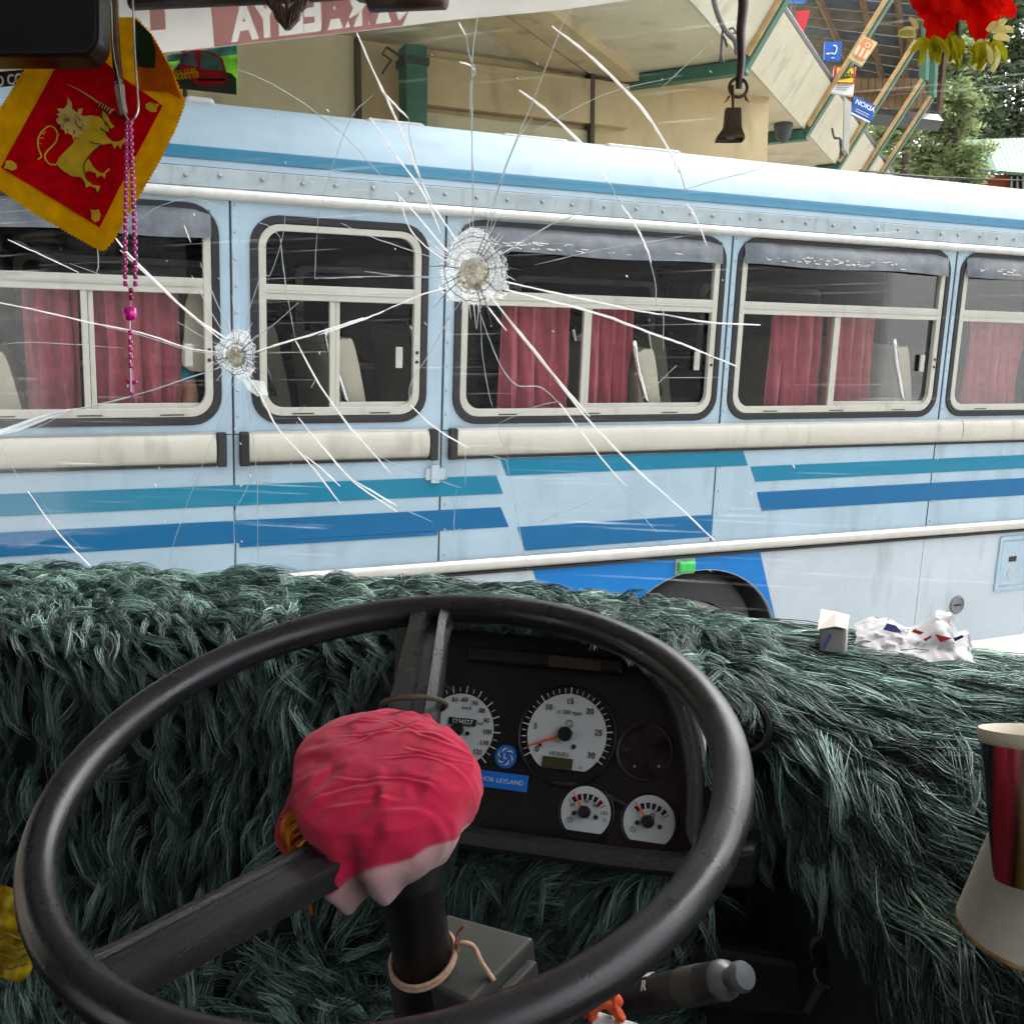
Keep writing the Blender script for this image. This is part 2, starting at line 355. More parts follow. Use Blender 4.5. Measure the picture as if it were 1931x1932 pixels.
# floor, far wall, inside of roof, back end
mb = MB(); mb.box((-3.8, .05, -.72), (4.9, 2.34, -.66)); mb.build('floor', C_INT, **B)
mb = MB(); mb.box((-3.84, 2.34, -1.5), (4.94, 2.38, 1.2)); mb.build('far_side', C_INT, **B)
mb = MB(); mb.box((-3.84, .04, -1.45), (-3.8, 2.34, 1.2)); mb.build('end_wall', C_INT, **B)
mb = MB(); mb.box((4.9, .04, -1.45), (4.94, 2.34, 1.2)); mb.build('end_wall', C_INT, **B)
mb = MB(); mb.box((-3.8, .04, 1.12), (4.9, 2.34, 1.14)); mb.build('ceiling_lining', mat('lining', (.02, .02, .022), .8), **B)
for x0 in (-3.5, -1.9, -.2, 1.4, 3.0):
    mb = MB(); mb.flat(rrect(x0, x0 + 1.2, .1, .78, .06), [rrect(x0 + .05, x0 + 1.15, .14, .74, .05)], .02); mb.build('far_window_frame', mat('far_frame', (.30, .29, .24), .6), bus, M_BUS @ mat4([1, 0, 0], [0, 1, 0], [0, 0, 1], [0, 2.31, 0]))
# windows
def window(i, div, rail, guard):
    x0, x1, z0, z1 = WIN[i]
    T = lambda y: M_BUS @ mat4([1, 0, 0], [0, 1, 0], [0, 0, 1], [0, y, 0])
    mb = MB(); mb.flat(rrect(x0 - .012, x1 + .012, z0 - .012, z1 + .012, .13), [rrect(x0 + .022, x1 - .022, z0 + .022, z1 - .022, .10)], .03)
    W = mb.build('window', C_RUB, bus, T(-.010), bevel=.004)
    a, b, c, d = x0 + .024, x1 - .024, z0 + .024, z1 - .024
    MB().flat(rrect(a, b, c, d, .10), [rrect(a + .034, b - .034, c + .038, d - (.012 if guard else .03), .075)], .03).build('frame', C_CREAM, W, T(-.006), bevel=.003)
    MB().box((a + .03, -.004, rail - .034), (b - .03, .03, rail + .034)).build('rail', C_CREAM, W, M_BUS, bevel=.004)
    MB().box((a + .03, -.009, rail - .003), (b - .03, .0, rail + .003)).build('rail_track', C_CHROME, W, M_BUS)
    MB().box((div - .022, .004, c + .03), (div + .004, .03, rail - .03)).build('divider', C_CREAM, W, M_BUS, bevel=.003)
    MB().box((div + .006, .012, c + .03), (div + .028, .036, rail - .03)).build('divider', C_CREAM, W, M_BUS, bevel=.003)
    MB().box((div + .028, .014, c + .03), (b - .03, .034, c + .06)).build('sash_rail', C_CREAM, W, M_BUS, bevel=.003)
    MB().box((a + .032, .010, rail + .03), (b - .032, .014, d - .01)).build('pane', PANE, W, M_BUS)
    MB().box((a + .032, .014, c + .034), (div - .01, .018, rail - .03)).build('pane', PANE, W, M_BUS)
    MB().box((div + .01, .022, c + .034), (b - .032, .026, rail - .03)).build('pane', PANE, W, M_BUS)
    for k in range(3 if x1 - x0 > 1 else 2):
        xx = x0 + (x1 - x0) * (k + .6) / (3.2 if x1 - x0 > 1 else 2.2); MB().box((xx - .05, -.0085, c + .008), (xx + .05, -.004, c + .013)).build('drain_slot', C_RUB, W, M_BUS)
    for z in (.30, .345): MB().lathe([(.008, 0), (.008, .004), (0, .006)], M_BUS @ mat4([1, 0, 0], [0, 0, 1], [0, -1, 0], [b - .016, -.006, z]), 10, capt=False).build('screw', C_RUB, W)
    MB().box((b - .12, .0, .27), (b - .085, .014, .37)).build('catch', mat('catch_grey', lin(170, 170, 160), .5), W, M_BUS, bevel=.004)
    if guard:
        n = 16; G = []
        for zt, y in ((d + .01, -.012), (d - .03, -.045), (d - .075, -.062), (d - .11, -.068)):
            G.append([(a + .0 + (b - a) * k / n, y * (.35 + .65 * math.sin(math.pi * min(1, max(0, k / n * 1.0))) ** .35), zt + .006 * math.sin(k * .55 + x0) * (zt < d - .1)) for k in range(n + 1)])
        mb = MB(); mb.grid(G); mb.build('rain_guard', mat('rain_guard', lin(58, 66, 74), .35, col2=lin(104, 108, 112), scale=9, dirt=.5), W, M_BUS, smooth=True)
        if i in (3, 4, 5):
            for _ in range(40):
                t = random.gauss(.32 if i == 4 else .22, .16); q = random.random()
                if not .03 < t < .9: continue
                xx = a + (b - a) * t; zq = d - .052 - .036 * q; L = random.uniform(.01, .05); h = random.uniform(.003, .007); y = -.0655 - .004
                MB().add([(xx, y, zq), (xx + L, y, zq - h * .4), (xx + L * .8, y, zq - h), (xx + L * .1, y, zq - h * .8)], [(0, 1, 2, 3)]).build('paint_flake', mat('peeled', lin(225, 215, 200), .7), W, M_BUS)
window(0, -3.0, .61, True); window(1, -1.615, .618, True); window(2, -.555, .605, False); window(3, .765, .612, True); window(4, 2.385, .612, True); window(5, 4.05, .612, True)
# wheel, marker lamp, lock, hatch
wb = thing  # (wheel is a part of the bus)
T = M_BUS @ mat4([1, 0, 0], [0, 0, 1], [0, -1, 0], [AX, .32, -1.36])
MB().lathe([(.30, .0), (.44, .02), (.48, .07), (.48, .2), (.44, .26), (.31, .27)], T, 40, capb=False, capt=False).build('tyre', mat('tyre', (.03, .03, .03), .85, bump=.4), bus, smooth=True)
MB().lathe([(.30, .02), (.30, .24), (.27, .25), (.22, .18), (.12, .17), (.11, .26), (0, .27)], T, 32, capb=False, capt=False).build('rim', mat('wheel_rim', lin(150, 145, 130), .6, dirt=.5), bus, smooth=True, auto=40)
MB().lathe([(.60, -.3), (.60, .29)], T, 30, capb=False, capt=False, a0=0, a1=math.pi).build('wheel_well', mat('well', (.05, .05, .05), .9), bus)
lp_ = MB().box((1.385, -.014, -.866), (1.515, .0, -.769)).build('marker_lamp', mat('lamp_base', (.3, .32, .3), .5), bus, M_BUS, bevel=.006)
MB().box((1.395, -.040, -.856), (1.505, -.012, -.785)).build('lens', mat('lamp_green', (.02, .48, .07), .2, var=.25, scale=30, coat=.6), lp_, M_BUS, bevel=.014)
for z in np.arange(-.845, -.79, .014): MB().box((1.40, -.0425, z), (1.50, -.0395, z + .004)).build('lens_rib', MATS['lamp_green'], lp_, M_BUS)
MB().lathe([(.062, 0), (.060, .008), (.05, .011), (.048, .006), (0, .006)], M_BUS @ mat4([1, 0, 0], [0, 0, 1], [0, -1, 0], [3.585, -.001, -1.235]), 24, capt=False).build('fuel_cap', mat('cap_dark', (.16, .17, .17), .5), bus, smooth=True, auto=30)
MB().box((3.555, -.012, -1.24), (3.615, -.004, -1.23)).build('cap_slot', C_RUB, bus, M_BUS)
MB().flat(rrect(3.90, 4.4, -1.17, -.80, .015), [rrect(3.925, 4.375, -1.145, -.825, .01)], .012).build('hatch_frame', C_BLUE, bus, M_BUS @ mat4([1, 0, 0], [0, 1, 0], [0, 0, 1], [0, -.012, 0]), bevel=.002)
MB().box((3.935, -.006, -1.135), (4.365, 0, -.835)).build('hatch_door', C_BLUE, bus, M_BUS, bevel=.002)
MB().box((4.0, -.008, -.975), (4.07, -.004, -.94)).build('hatch_vent', C_RUB, bus, M_BUS)
MB().lathe([(.04, 0), (.038, .006), (0, .007)], M_BUS @ mat4([1, 0, 0], [0, 0, 1], [0, -1, 0], [4.04, -.004, -1.06]), 20, capt=False).build('hatch_latch', mat('latch', (.4, .45, .48), .4), bus, smooth=True, auto=30)

# ------------------------------------------------------------------ inside the parked bus: curtains and seats
def curtain(x0, x1, z0, z1, label, y=.115, waves=6, lean=0.):
    n = 60; G = []
    for z in np.linspace(z0, z1, 14):
        q = (z - z0) / (z1 - z0); row = []
        for k in range(n + 1):
            t = k / n; ph = waves * 2 * math.pi * t + .8 * math.sin(5 * t + x0 * 3) + .25 * math.sin(6 * q + t * 9)
            row.append((x0 + (x1 - x0) * (t + .012 * math.sin(2 * ph)) + lean * q * (1 - 2 * t) * .0 + lean * q, y + .032 * math.sin(ph) * (.75 + .35 * (1 - q)) + .008 * math.sin(2.3 * ph + 4 * q + x0), z))
        G.append(row)
    mb = MB(); mb.grid(G)
    t = thing('curtain', label, 'curtain', (x0, y, z0), M_BUS, 'red curtains in the parked bus')
    mb.build('cloth', mat('curtain_red', lin(168, 80, 88), .9, var=.28, scale=14, sheen=.3), t, M_BUS, smooth=True)
    MB().tube([(x0 - .03, y, z1 + .005), (x1 + .03 + lean, y, z1 + .005)], .006, 8).build('rod', C_CHROME, t, M_BUS)
curtain(-1.86, -1.645, .05, .585, 'faded red curtain left of the divider in the leftmost bus window', waves=2.6)
curtain(-1.59, -1.225, .05, .585, 'wide faded red curtain behind the pink rosary beads', waves=4.2)
curtain(.33, .735, .03, .585, 'red curtain left of the divider below the larger glass impact', waves=4.3)
curtain(.80, 1.09, .03, .585, 'red curtain right of the divider below the larger glass impact', waves=3.4)
curtain(2.0, 2.36, .03, .585, 'red curtain left of the divider in the fourth bus window', waves=3.7)
curtain(2.42, 2.74, .03, .585, 'red curtain right of the divider in the fourth bus window', waves=3.7)
curtain(3.52, 3.98, .03, .585, 'red curtain in the bus window cut by the right picture edge', waves=4.6)
C_SEAT = mat('seat_beige', lin(196, 186, 160), .55, var=.1, bump=.1, bscale=40)
def seat(x, zt, label, y0=.11, y1=.98, tilt=.17):
    t = thing('passenger_bench', label, 'seat', (x, (y0 + y1) / 2, -.66), M_BUS, 'beige seats in the parked bus')
    S = np.array([(-.02, 0), (.03, .012), (.075, -.03), (.16, -.45), (.20, -.75), (.06, -.78), (.02, -.45), (-.035, -.06)])
    P = cat(S, 4, True); P = [(x + p[0], zt + p[1]) for p in P]
    MB().flat(P, [], y1 - y0).build('backrest', C_SEAT, t, M_BUS @ mat4([1, 0, 0], [0, 1, 0], [0, 0, 1], [0, y0, 0]), bevel=.02)
    MB().box((x - .28, y0, zt - .86), (x + .2, y1, zt - .73)).build('cushion', C_SEAT, t, M_BUS, bevel=.03)
    MB().tube(cat([(x - .055, y0 + .02, zt + .045), (x - .07, y0 - .012, zt + .05), (x - .045, y0 - .025, zt - .08), (x + .0, y0 - .025, zt - .2), (x + .05, y0 - .022, zt - .36), (x + .07, y0 + .02, zt - .4)], 4), .016, 10).build('grab_handle', mat('chrome', (.8, .8, .8), .12, metal=1), t, M_BUS, smooth=True)
    for dx in (-.2, .14):
        MB().box((x + dx - .015, (y0 + y1) / 2 - .02, -.66), (x + dx + .015, (y0 + y1) / 2 + .02, zt - .86)).build('leg', C_RUB, t, M_BUS)
seat(-.50, .385, 'beige bus seat with chrome handle behind the narrow second window')
seat(1.17, .36, 'beige bus seat at the right end of the third window')
seat(2.98, .40, 'beige bus seat with chrome handle at the right end of the fourth window')
seat(-2.0, .30, 'beige bus seat behind the yellow pennant flag')

for x_, lb in ((-1.75, 'far side beige bench seen past the curtains of the leftmost bus window'), (-.62, 'far side beige bench seen through the narrow second window'), (.32, 'far side beige bench seen left of the curtains in the third window'), (1.42, 'far side beige bench seen at the right end of the third window'), (1.98, 'far side beige bench at the left end of the fourth window'), (3.02, 'far side beige bench at the right end of the fourth window'), (3.75, 'far side beige bench in the window cut by the right edge')): seat(x_, .40, lb, 1.3, 2.2)

# passenger whose arm shows at the edge of the leftmost window
def skin_body(name, pts, edges, rad, m, parent, M, root=0, sub=2):
    me = bpy.data.meshes.new(name); V = itr(wm(parent), tr(M, np.array(pts)))
    me.from_pydata(V.tolist(), edges, []); me.update(); o = bpy.data.objects.new(name, me); COL.objects.link(o); o.parent = parent
    bm = bmesh.new(); bm.from_mesh(me); ly = bm.verts.layers.skin.verify()
    for v, r in zip(bm.verts, rad): v[ly].radius = (r, r) if not isinstance(r, tuple) else r; v[ly].use_root = (v.index == root)
    bm.to_mesh(me); bm.free(); me.materials.append(m)
    o.modifiers.new('skin', 'SKIN'); s = o.modifiers.new('sub', 'SUBSURF'); s.levels = sub; s.render_levels = sub
    for p in me.polygons: p.use_smooth = True
    return o
per = thing('person', 'person with a teal sleeve resting a bare forearm at the bus window', 'person', (-1.45, .5, -.66), M_BUS)
SKIN = mat('skin', lin(196, 136, 106), .5, var=.08); TEALC = mat('shirt_teal', lin(30, 150, 160), .85)
sx, sy = -1.42, .42
body = [(sx, sy, -.12), (sx, sy, .1), (sx + .02, sy, .32), (sx + .02, sy, .44), (sx + .01, sy - .01, .54), (sx, sy - .02, .64),
        (sx + .12, sy - .17, .38), (sx + .21, sy - .21, .23), (sx + .245, sy - .24, .12), (sx + .225, sy - .28, .07), (sx + .205, sy - .29, .05), (sx + .18, sy - .295, .04),
        (sx + .03, sy + .19, .38), (sx + .08, sy + .24, .12), (sx - .1, sy + .2, .02),
        (sx - .05, sy - .1, -.15), (sx - .42, sy - .1, -.14), (sx - .44, sy - .1, -.6), (sx - .05, sy + .1, -.15), (sx - .42, sy + .1, -.14), (sx - .44, sy + .1, -.6)]
ed = [(0, 1), (1, 2), (2, 3), (3, 4), (4, 5), (2, 6), (6, 7), (7, 8), (8, 9), (9, 10), (10, 11), (2, 12), (12, 13), (13, 14), (0, 15), (15, 16), (16, 17), (0, 18), (18, 19), (19, 20)]
rad = [.14, .13, .14, .06, .075, .08, .055, .046, .040, .034, .03, .02, .065, .045, .03, .09, .07, .05, .09, .07, .05]
skin_body('body', body, ed, rad, SKIN, per, M_BUS)
skin_body('shirt', [body[i] for i in (0, 1, 2, 6, 7, 12, 13)] + [(sx + .232, sy - .228, .165)], [(0, 1), (1, 2), (2, 3), (3, 4), (2, 5), (5, 6), (4, 7)], [.155, .145, .155, .07, .056, .08, .065, .052], TEALC, per, M_BUS)
mb = MB(); mb.flat(cat([(-1.215, .265), (-1.10, .265), (-1.10, .58), (-1.185, .58), (-1.205, .4)], 3, True), [], .03)
tag(mb.build('seat_side_panel', C_SEAT, None, M_BUS @ mat4([1, 0, 0], [0, 1, 0], [0, 0, 1], [0, .13, 0])), 'cream panel standing upright beside the teal sleeve', 'panel')

# ------------------------------------------------------------------ station building behind the bus
ZC = 5.0                                             # height of the canopy's underside
C_WALL = mat('wall_cream', lin(202, 192, 158), .85, var=.14, scale=1.2, dirt=.5, bump=.15, bscale=30)
C_WALL2 = mat('wall_buff', lin(198, 178, 136), .85, var=.14, scale=1.5, dirt=.45, bump=.15, bscale=30)
C_CEIL = mat('canopy_soffit', lin(210, 199, 168), .85, var=.14, scale=.8, dirt=.45)
C_FASC = mat('fascia_board', lin(196, 190, 166), .7, var=.1, scale=1.5, dirt=.45)
C_GREEN = mat('steel_green', lin(58, 104, 84), .5, var=.15, scale=6, dirt=.3)
C_WOOD = mat('raw_wood', lin(190, 155, 105), .7, var=.2, scale=8)
bld = thing('station_building', 'cream concrete bus station building with wide canopy rising behind the parked bus', 'building', (0, .3, 0), M_BLD)
D = dict(parent=bld, M=M_BLD)
MB().box((-14, .12, 0), (3.3, .4, ZC + .3)).build('wall', C_WALL2, **D)
# recessed looking field panels stand between buff pilasters
def wx(u, v=160): return pw(u, v)[0]
for u0, u1, m in ((-400, 352, C_WALL), (352, 678, C_WALL), (806, 1118, C_WALL)):
    a, b = wx(u0), wx(u1); MB().box((a, .06, .2), (b - .02, .14, ZC - (.55 if u0 > 700 else -.2))).build('wall_panel', m, bevel=.01, **D)
MB().box((wx(352) - .012, .05, .2), (wx(352) + .012, .12, ZC)).build('wall_joint', mat('joint_dark', (.09, .07, .05), .9), **D)
for u in (679, 1119):
    MB().box((wx(u) - .03, -.012, .2), (wx(u) + .01, .12, ZC - .02)).build('wall_joint', MATS['joint_dark'], **D)
# steel post in front of the wall
po = thing('steel_post', 'green painted square steel post in front of the cream wall', 'post', (wx(768), -.1, 0), M_BLD)
a, b = wx(750), wx(790)
MB().box((a, -.22, 0), (b, -.02, ZC - .08)).build('shaft', C_GREEN, po, M_BLD, bevel=.012)
z = itr(M_BLD, pd(760, 132, 9.3))[2]
MB().box((a - .015, -.24, z - .03), (b + .015, .0, z + .03)).build('strap', mat('strap_dark', (.05, .06, .05), .6), po, M_BLD)
MB().tube([(a - .03, -.2, z + .02), (a - .16, -.2, z + .08), (a - .2, -.2, z + .02), (a - .12, -.2, z - .02), (a - .2, -.2, z - .14)], .012, 6).build('wire', MATS['strap_dark'], po, M_BLD)
# canopy: soffit slab, down-stand bands, sloping fascia, frames
cdv = nrm([985, 2012, 0]); odv = np.array([cdv[1], -cdv[0], 0])
E0 = pz(1411, 129, ZC)                               # on the fascia's lower edge
M_CAN = mat4(odv, cdv, zz, [E0[0], E0[1], ZC])       # x outward over the bus lane, y along the canopy, z up
MB().box((-9, -9, 0), (0, 13, .25)).build('soffit', C_CEIL, bld, M_CAN)
def can(u, v): return itr(M_CAN, pz(u, v, ZC))
xa, xb, xc_ = can(1126, 142)[0], can(1126, 73)[0], can(1126, 190)[0]
for a, b, h in ((xa + .01, (xa + xb) / 2 - .01, -.05), ((xa + xb) / 2, xb, -.08), (xc_, xa - .02, -.04)):
    MB().box((min(a, b), -9, h), (max(a, b), 13, .01)).build('soffit_band', C_WALL2, bld, M_CAN, bevel=.006)
MB().box((wx(806), .0, ZC - .5), (wx(1118) + .4, .12, ZC - .1)).build('lintel_band', C_WALL2, **D)
# slope of the fascia from the line of the second frame
P = itr(M_CAN, pz(1531, 242, ZC)); best = None
def proj(p):
    q = np.asarray(p) - CAM; x = q[0]; y = -(q[2] * cP + q[1] * sP); z = q[1] * cP - q[2] * sP; return np.array([CX + F * x / z, CY + F * y / z])
for bdeg in np.linspace(5, 175, 341):
    q = proj(tr(M_CAN, P + .8 * np.array([math.cos(R(bdeg)), 0, math.sin(R(bdeg))]))); p0 = proj(tr(M_CAN, P))
    e = abs(math.atan2(*(q - p0)[::-1]) - math.atan2(-242, 150))
    if best is None or e < best[0]: best = (e, bdeg)
BETA = R(best[1]); SL = np.array([math.cos(BETA), 0, math.sin(BETA)])
fn = np.cross(SL, [0, 1, 0]); M_FAS = M_CAN @ mat4(SL, [0, 1, 0], fn, [0, 0, 0])
nW = tr(M_FAS, [0, 0, 1]) - tr(M_FAS, [0, 0, 0])
q = itr(M_FAS, plane_hit(1564, 157, tr(M_FAS, [0, 0, 0]), nW)); FL = q[0]
def fas(u, v): return itr(M_FAS, plane_hit(u, v, tr(M_FAS, [0, 0, 0]), nW))
frames_y = [can(1411, 112)[1], can(1531, 242)[1], can(1596, 308)[1], can(1632, 345)[1], can(1655, 368)[1]]
yb = [-9.0, -4.2] + frames_y + [13]
for a, b in zip(yb[:-1], yb[1:]):
    MB().box((.0, a + .02, -.03), (FL, b - .02, .03)).build('fascia_board', C_FASC, bld, M_FAS, bevel=.004)
MB().tube(tr(M_FAS, [(FL + .03, -9, .03), (FL + .03, 13, .03)]), .045, 8).build('edge_pipe', mat('pipe_dark', (.08, .085, .09), .5), bld)
def frame(i, y, u_top, v_top, u_wall, v_wall, label, bend=None):
    t = thing('canopy_frame', label, 'steel frame', (0, y, -.06), M_CAN, 'green steel frames under the canopy')
    p = can(u_wall, v_wall); L = fas(u_top, v_top)[0]
    MB().box((p[0], y - .06, -.13), (.06, y + .06, -.012)).build('soffit_beam', C_GREEN, t, M_CAN, bevel=.01)
    MB().box((-.06, y - .06, -.10), (L, y + .06, -.034)).build('raker', C_GREEN, t, M_FAS, bevel=.008)
    MB().box((.05, y - .10, -.08), (L, y - .062, -.03)).build('batten', C_WOOD, t, M_FAS, bevel=.006)
    if i == 0: MB().box((p[0], y - .06, -1.6), (p[0] + .12, y + .06, -.13)).build('leg', C_GREEN, t, M_CAN, bevel=.01)
    if bend:
        e = np.array(tr(M_FAS, [L, y, -.07])); MB().tube([e, e + np.array([0, 0, bend])], .07, 6).build('upright', C_GREEN, t)
frame(0, frames_y[0], 1600, -160, 1168, 238, 'green frame crossing the soffit behind the hanging bell')
frame(1, frames_y[1], 1690, -14, 1412, 359, 'green frame carrying the orange poster beside the bell')
frame(2, frames_y[2], 1730, 104, 1554, 329, 'green frame with a long raker beside the blue phone shop sign')
frame(3, frames_y[3], 1748, 190, 1600, 352, 'thinner green frame bending up to the far roof corner', .9)
frame(4, frames_y[4], 1760, 212, 1630, 380, 'farthest green frame of the canopy beside the trees', .9)
# dead twig, nest on the soffit
tw = MB(); k = lambda x, y: pd(1200.5 + .3783 * x, .3783 * y, 8.2)
tw.tube(cat([k(375, -40), k(400, 60), k(440, 150), k(490, 205), k(500, 270)], 4), .022, 6)
tag(tw.build('electric_cable', mat('cable_grey', (.12, .12, .11), .7), smooth=True), 'grey cable curving down beside the bell strap', 'cable')
tw = MB()
for P in ([(435, 130), (425, 170), (420, 250), (418, 310)], [(425, 175), (440, 200), (450, 235)], [(420, 280), (410, 310)], [(420, 280), (432, 312)], [(450, 150), (480, 140), (495, 165), (470, 170), (455, 155)]):
    tw.tube([k(*p) for p in P], .010, 5)
tag(tw.build('frayed_wire', mat('cable_dark', (.05, .05, .05), .7)), 'dark frayed wire ends dangling from the grey cable', 'wire')
a = itr(M_CAN, pz(1476, 268, ZC - .2)); nest = MB(); nest.lathe([(.02, -.26), (.08, -.2), (.11, -.08), (.09, .02), (.03, .1)], M_CAN @ mat4([1, 0, 0], [0, 1, 0], [0, 0, 1], [a[0], a[1], .05]), 10)
tag(nest.build('soffit_lamp', mat('lamp_dark', (.06, .065, .07), .6), smooth=True), 'small dark lamp under the canopy frame', 'lamp')

# far roof on the right: dark planked underside with rafters
fr = thing('plank_roof', 'dark weathered plank roof seen from below behind the green frames', 'roof', pd(1640, 260, 17))
A0, A1, A2, A3 = pd(1340, -80, 13.5), pd(1800, -60, 15), pd(1772, 232, 18.5), pd(1550, 170, 17)
def quad(s, t): return (A0 * (1 - s) + A1 * s) * (1 - t) + (A3 * (1 - s) + A2 * s) * t
C_PL = mat('plank_grey', lin(84, 80, 74), .85, var=.3, scale=5, dirt=.3)
for k_ in range(14):
    t0, t1 = k_ / 14 + .004, (k_ + 1) / 14 - .004; n = nrm(np.cross(A1 - A0, A3 - A0)) * .05
    v = [quad(0, t0), quad(1, t0), quad(1, t1), quad(0, t1)]; v += [p + n for p in v]
    MB().add(v, [(0, 1, 2, 3), (7, 6, 5, 4), (0, 4, 5, 1), (1, 5, 6, 2), (2, 6, 7, 3), (3, 7, 4, 0)]).build('plank', C_PL if k_ % 3 else mat('plank_slate', lin(62, 70, 78), .7, var=.3, scale=4), fr)
n = nrm(np.cross(A1 - A0, A3 - A0)); n = n if n.dot(CAM - A0) > 0 else -n
for s in (.35, .55, .72, .86, .97):
    MB().tube([quad(s, 0) + n * .1, quad(min(1, s * .99), 1) + n * .1], .05, 4).build('rafter', mat('rafter_brown', lin(96, 78, 60), .8, var=.25), fr)
for s0, s1 in ((.55, .8), (.8, .95)):
    MB().tube([quad(s0, .95) + n * .18, quad(s1, .25) + n * .18], .06, 4).build('brace', MATS['rafter_brown'], fr)
b0 = pd(1585, 150, 16.6); b1 = pd(1776, 238, 18)
for (u0, v0, u1, v1, h, d0, m) in ((1570, 148, 1745, 172, .34, 16.4, MATS['rafter_brown']), (1580, 172, 1755, 204, .30, 16.6, MATS['raw_wood'])):
    N_ = 13
    for j in range(N_):
        a = pd(u0 + (u1 - u0) * j / N_, v0, d0); b = pd(u0 + (u1 - u0) * (j + .92) / N_, v1, d0); c = pd(u0 + (u1 - u0) * (j + .92) / N_, v0, d0); e = pd(u0 + (u1 - u0) * j / N_, v1, d0)
        off = np.array([0, .04, 0]); MB().add([a, c, b, e, a + off, c + off, b + off, e + off], [(0, 1, 2, 3), (7, 6, 5, 4), (0, 4, 5, 1), (1, 5, 6, 2), (2, 6, 7, 3), (3, 7, 4, 0)]).build('gable_board', mat('gable_wood', lin(120, 96, 70), .8, var=.25, scale=3), fr)
MB().tube([pd(1590, 214, 16.7), pd(1768, 232, 17.2)], .13, 4).build('tie_beam', MATS['pipe_dark'], fr)
# signs
def sign(P, d, m, name, label, cat_='sign', back=.04):
    """four picture corners (tl,tr,br,bl) of a flat board at depth d"""
    V = [pd(*p, d) for p in P]; n = nrm(np.cross(V[1] - V[0], V[3] - V[0])) * back; n = n if n[1] > 0 else -n
    t = thing(name, label, cat_, V[3]); v = V + [p + n for p in V]
    MB().add(v, [(0, 1, 2, 3), (7, 6, 5, 4), (0, 4, 5, 1), (1, 5, 6, 2), (2, 6, 7, 3), (3, 7, 4, 0)]).build('board', m, t)
    X = nrm(V[1] - V[0]); Z = nrm((V[0] - V[3]) - X * X.dot(V[0] - V[3])); Y = np.cross(Z, X)
    return t, mat4(X, Y, Z, sum(V) / 4 - nrm(n) * .012), np.linalg.norm(V[1] - V[0]), np.linalg.norm(V[0] - V[3])
r3 = lambda x, y: (1200.5 + .3783 * x, .3783 * y)
C_SB = mat('sign_blue', lin(18, 92, 178), .4); C_SW = mat('sign_white', lin(232, 232, 228), .5); C_SY = mat('sign_yellow', lin(250, 214, 20), .4)
C_SR = mat('sign_red', lin(200, 40, 44), .45); C_SO = mat('sign_orange', lin(226, 138, 90), .5)
t, M, W_, H_ = sign([r3(938, 208), r3(1022, 208), r3(1014, 302), r3(934, 298)], 11.5, C_SB, 'shop_sign', 'small square blue sign with a white symbol under the plank roof')
mb = MB(); mb.tube(tr(M, cat([(-.0, 0, .05), (.03, 0, .045), (.035, 0, 0), (.015, 0, -.04), (-.025, 0, -.03)], 4)), .007, 6); mb.build('symbol', C_SW, t)
mb = MB(); mb.box((-.075, -.004, -.045), (-.035, 0, -.03), M); mb.box((-.02, -.004, -H_ * .45), (.01, 0, -H_ * .4), M); mb.build('print', C_SW, t)
sign([(1484, -8), (1528, -8), (1516, 4), (1485, 4)], 11.8, C_SB, 'shop_sign', 'blue sign cut off by the top edge above the red one')
t, M, W_, H_ = sign([r3(782, 58), r3(866, 50), r3(830, 168), r3(790, 130)], 11.8, C_SR, 'shop_sign', 'faded red sign hanging in the shade of the plank roof')
mb = MB(); mb.tube(tr(M, [(-W_ * .5, -.02, -.2), (-W_ * .5, -.02, .15), (-W_ * .42, -.02, .18), (-W_ * .42, -.02, -.1)]), .02, 5); mb.build('bracket', MATS['cable_grey'], t)
yf = frames_y[1]
t, M, W_, H_ = sign([r3(1132, 178), r3(1200, 214), r3(1124, 330), r3(1056, 290)], 9.6, mat('poster_paper', lin(214, 196, 140), .8, var=.15), 'poster', 'faded orange poster taped to the green frame', 'poster')
mb = MB(); mb.flat(rrect(-W_ * .36, W_ * .36, -H_ * .36, H_ * .4, .02), [], .003); MB_ = mb; mb.build('print', C_SO, t, M @ mat4([1, 0, 0], [0, 1, 0], [0, 0, 1], [0, -.004, 0]))
mb = MB(); mb.lathe([(.025, 0), (.025, .004), (.015, .004), (.015, 0)], M @ mat4([1, 0, 0], [0, 0, 1], [0, -1, 0], [.01, -.006, H_ * .2]), 16, capb=False, capt=False)
for j in range(3): mb.box((-.06 + j * .045, -.008, -H_ * .3), (-.04 + j * .045, -.004, H_ * .06), M)
mb.build('lettering', mat('poster_pale', lin(240, 214, 180), .7), t)
t, M, W_, H_ = sign([r3(985, 332), r3(1093, 336), r3(1078, 478), r3(968, 462)], 12.0, C_SW, 'shop_sign', 'red and yellow cash sign with white foot behind the green frame')
Z = lambda y: M @ mat4([1, 0, 0], [0, 1, 0], [0, 0, 1], [0, y, 0])
MB().flat(rrect(-W_ * .5, W_ * .5, -H_ * .14, H_ * .5, .02), [], .004).build('red_field', C_SR, t, Z(-.004)); MB().flat(rrect(-W_ * .36, W_ * .40, -H_ * .10, H_ * .44, .015), [], .004).build('yellow_field', C_SY, t, Z(-.009))
text_mb('cash', W_ * .42, Z(-.013) @ mat4([1, 0, 0], [0, 1, 0], [0, 0, 1], [W_ * .04, 0, H_ * .18]), bold=.002).build('lettering', mat('ink_black', (.01, .01, .01), .6), t)
MB().tube(tr(Z(-.016), cat([(-W_ * .25, 0, .0), (0, 0, .012), (W_ * .3, 0, .03)], 4)), .005, 5).build('swoosh', MATS['ink_black'], t)
mb = MB()
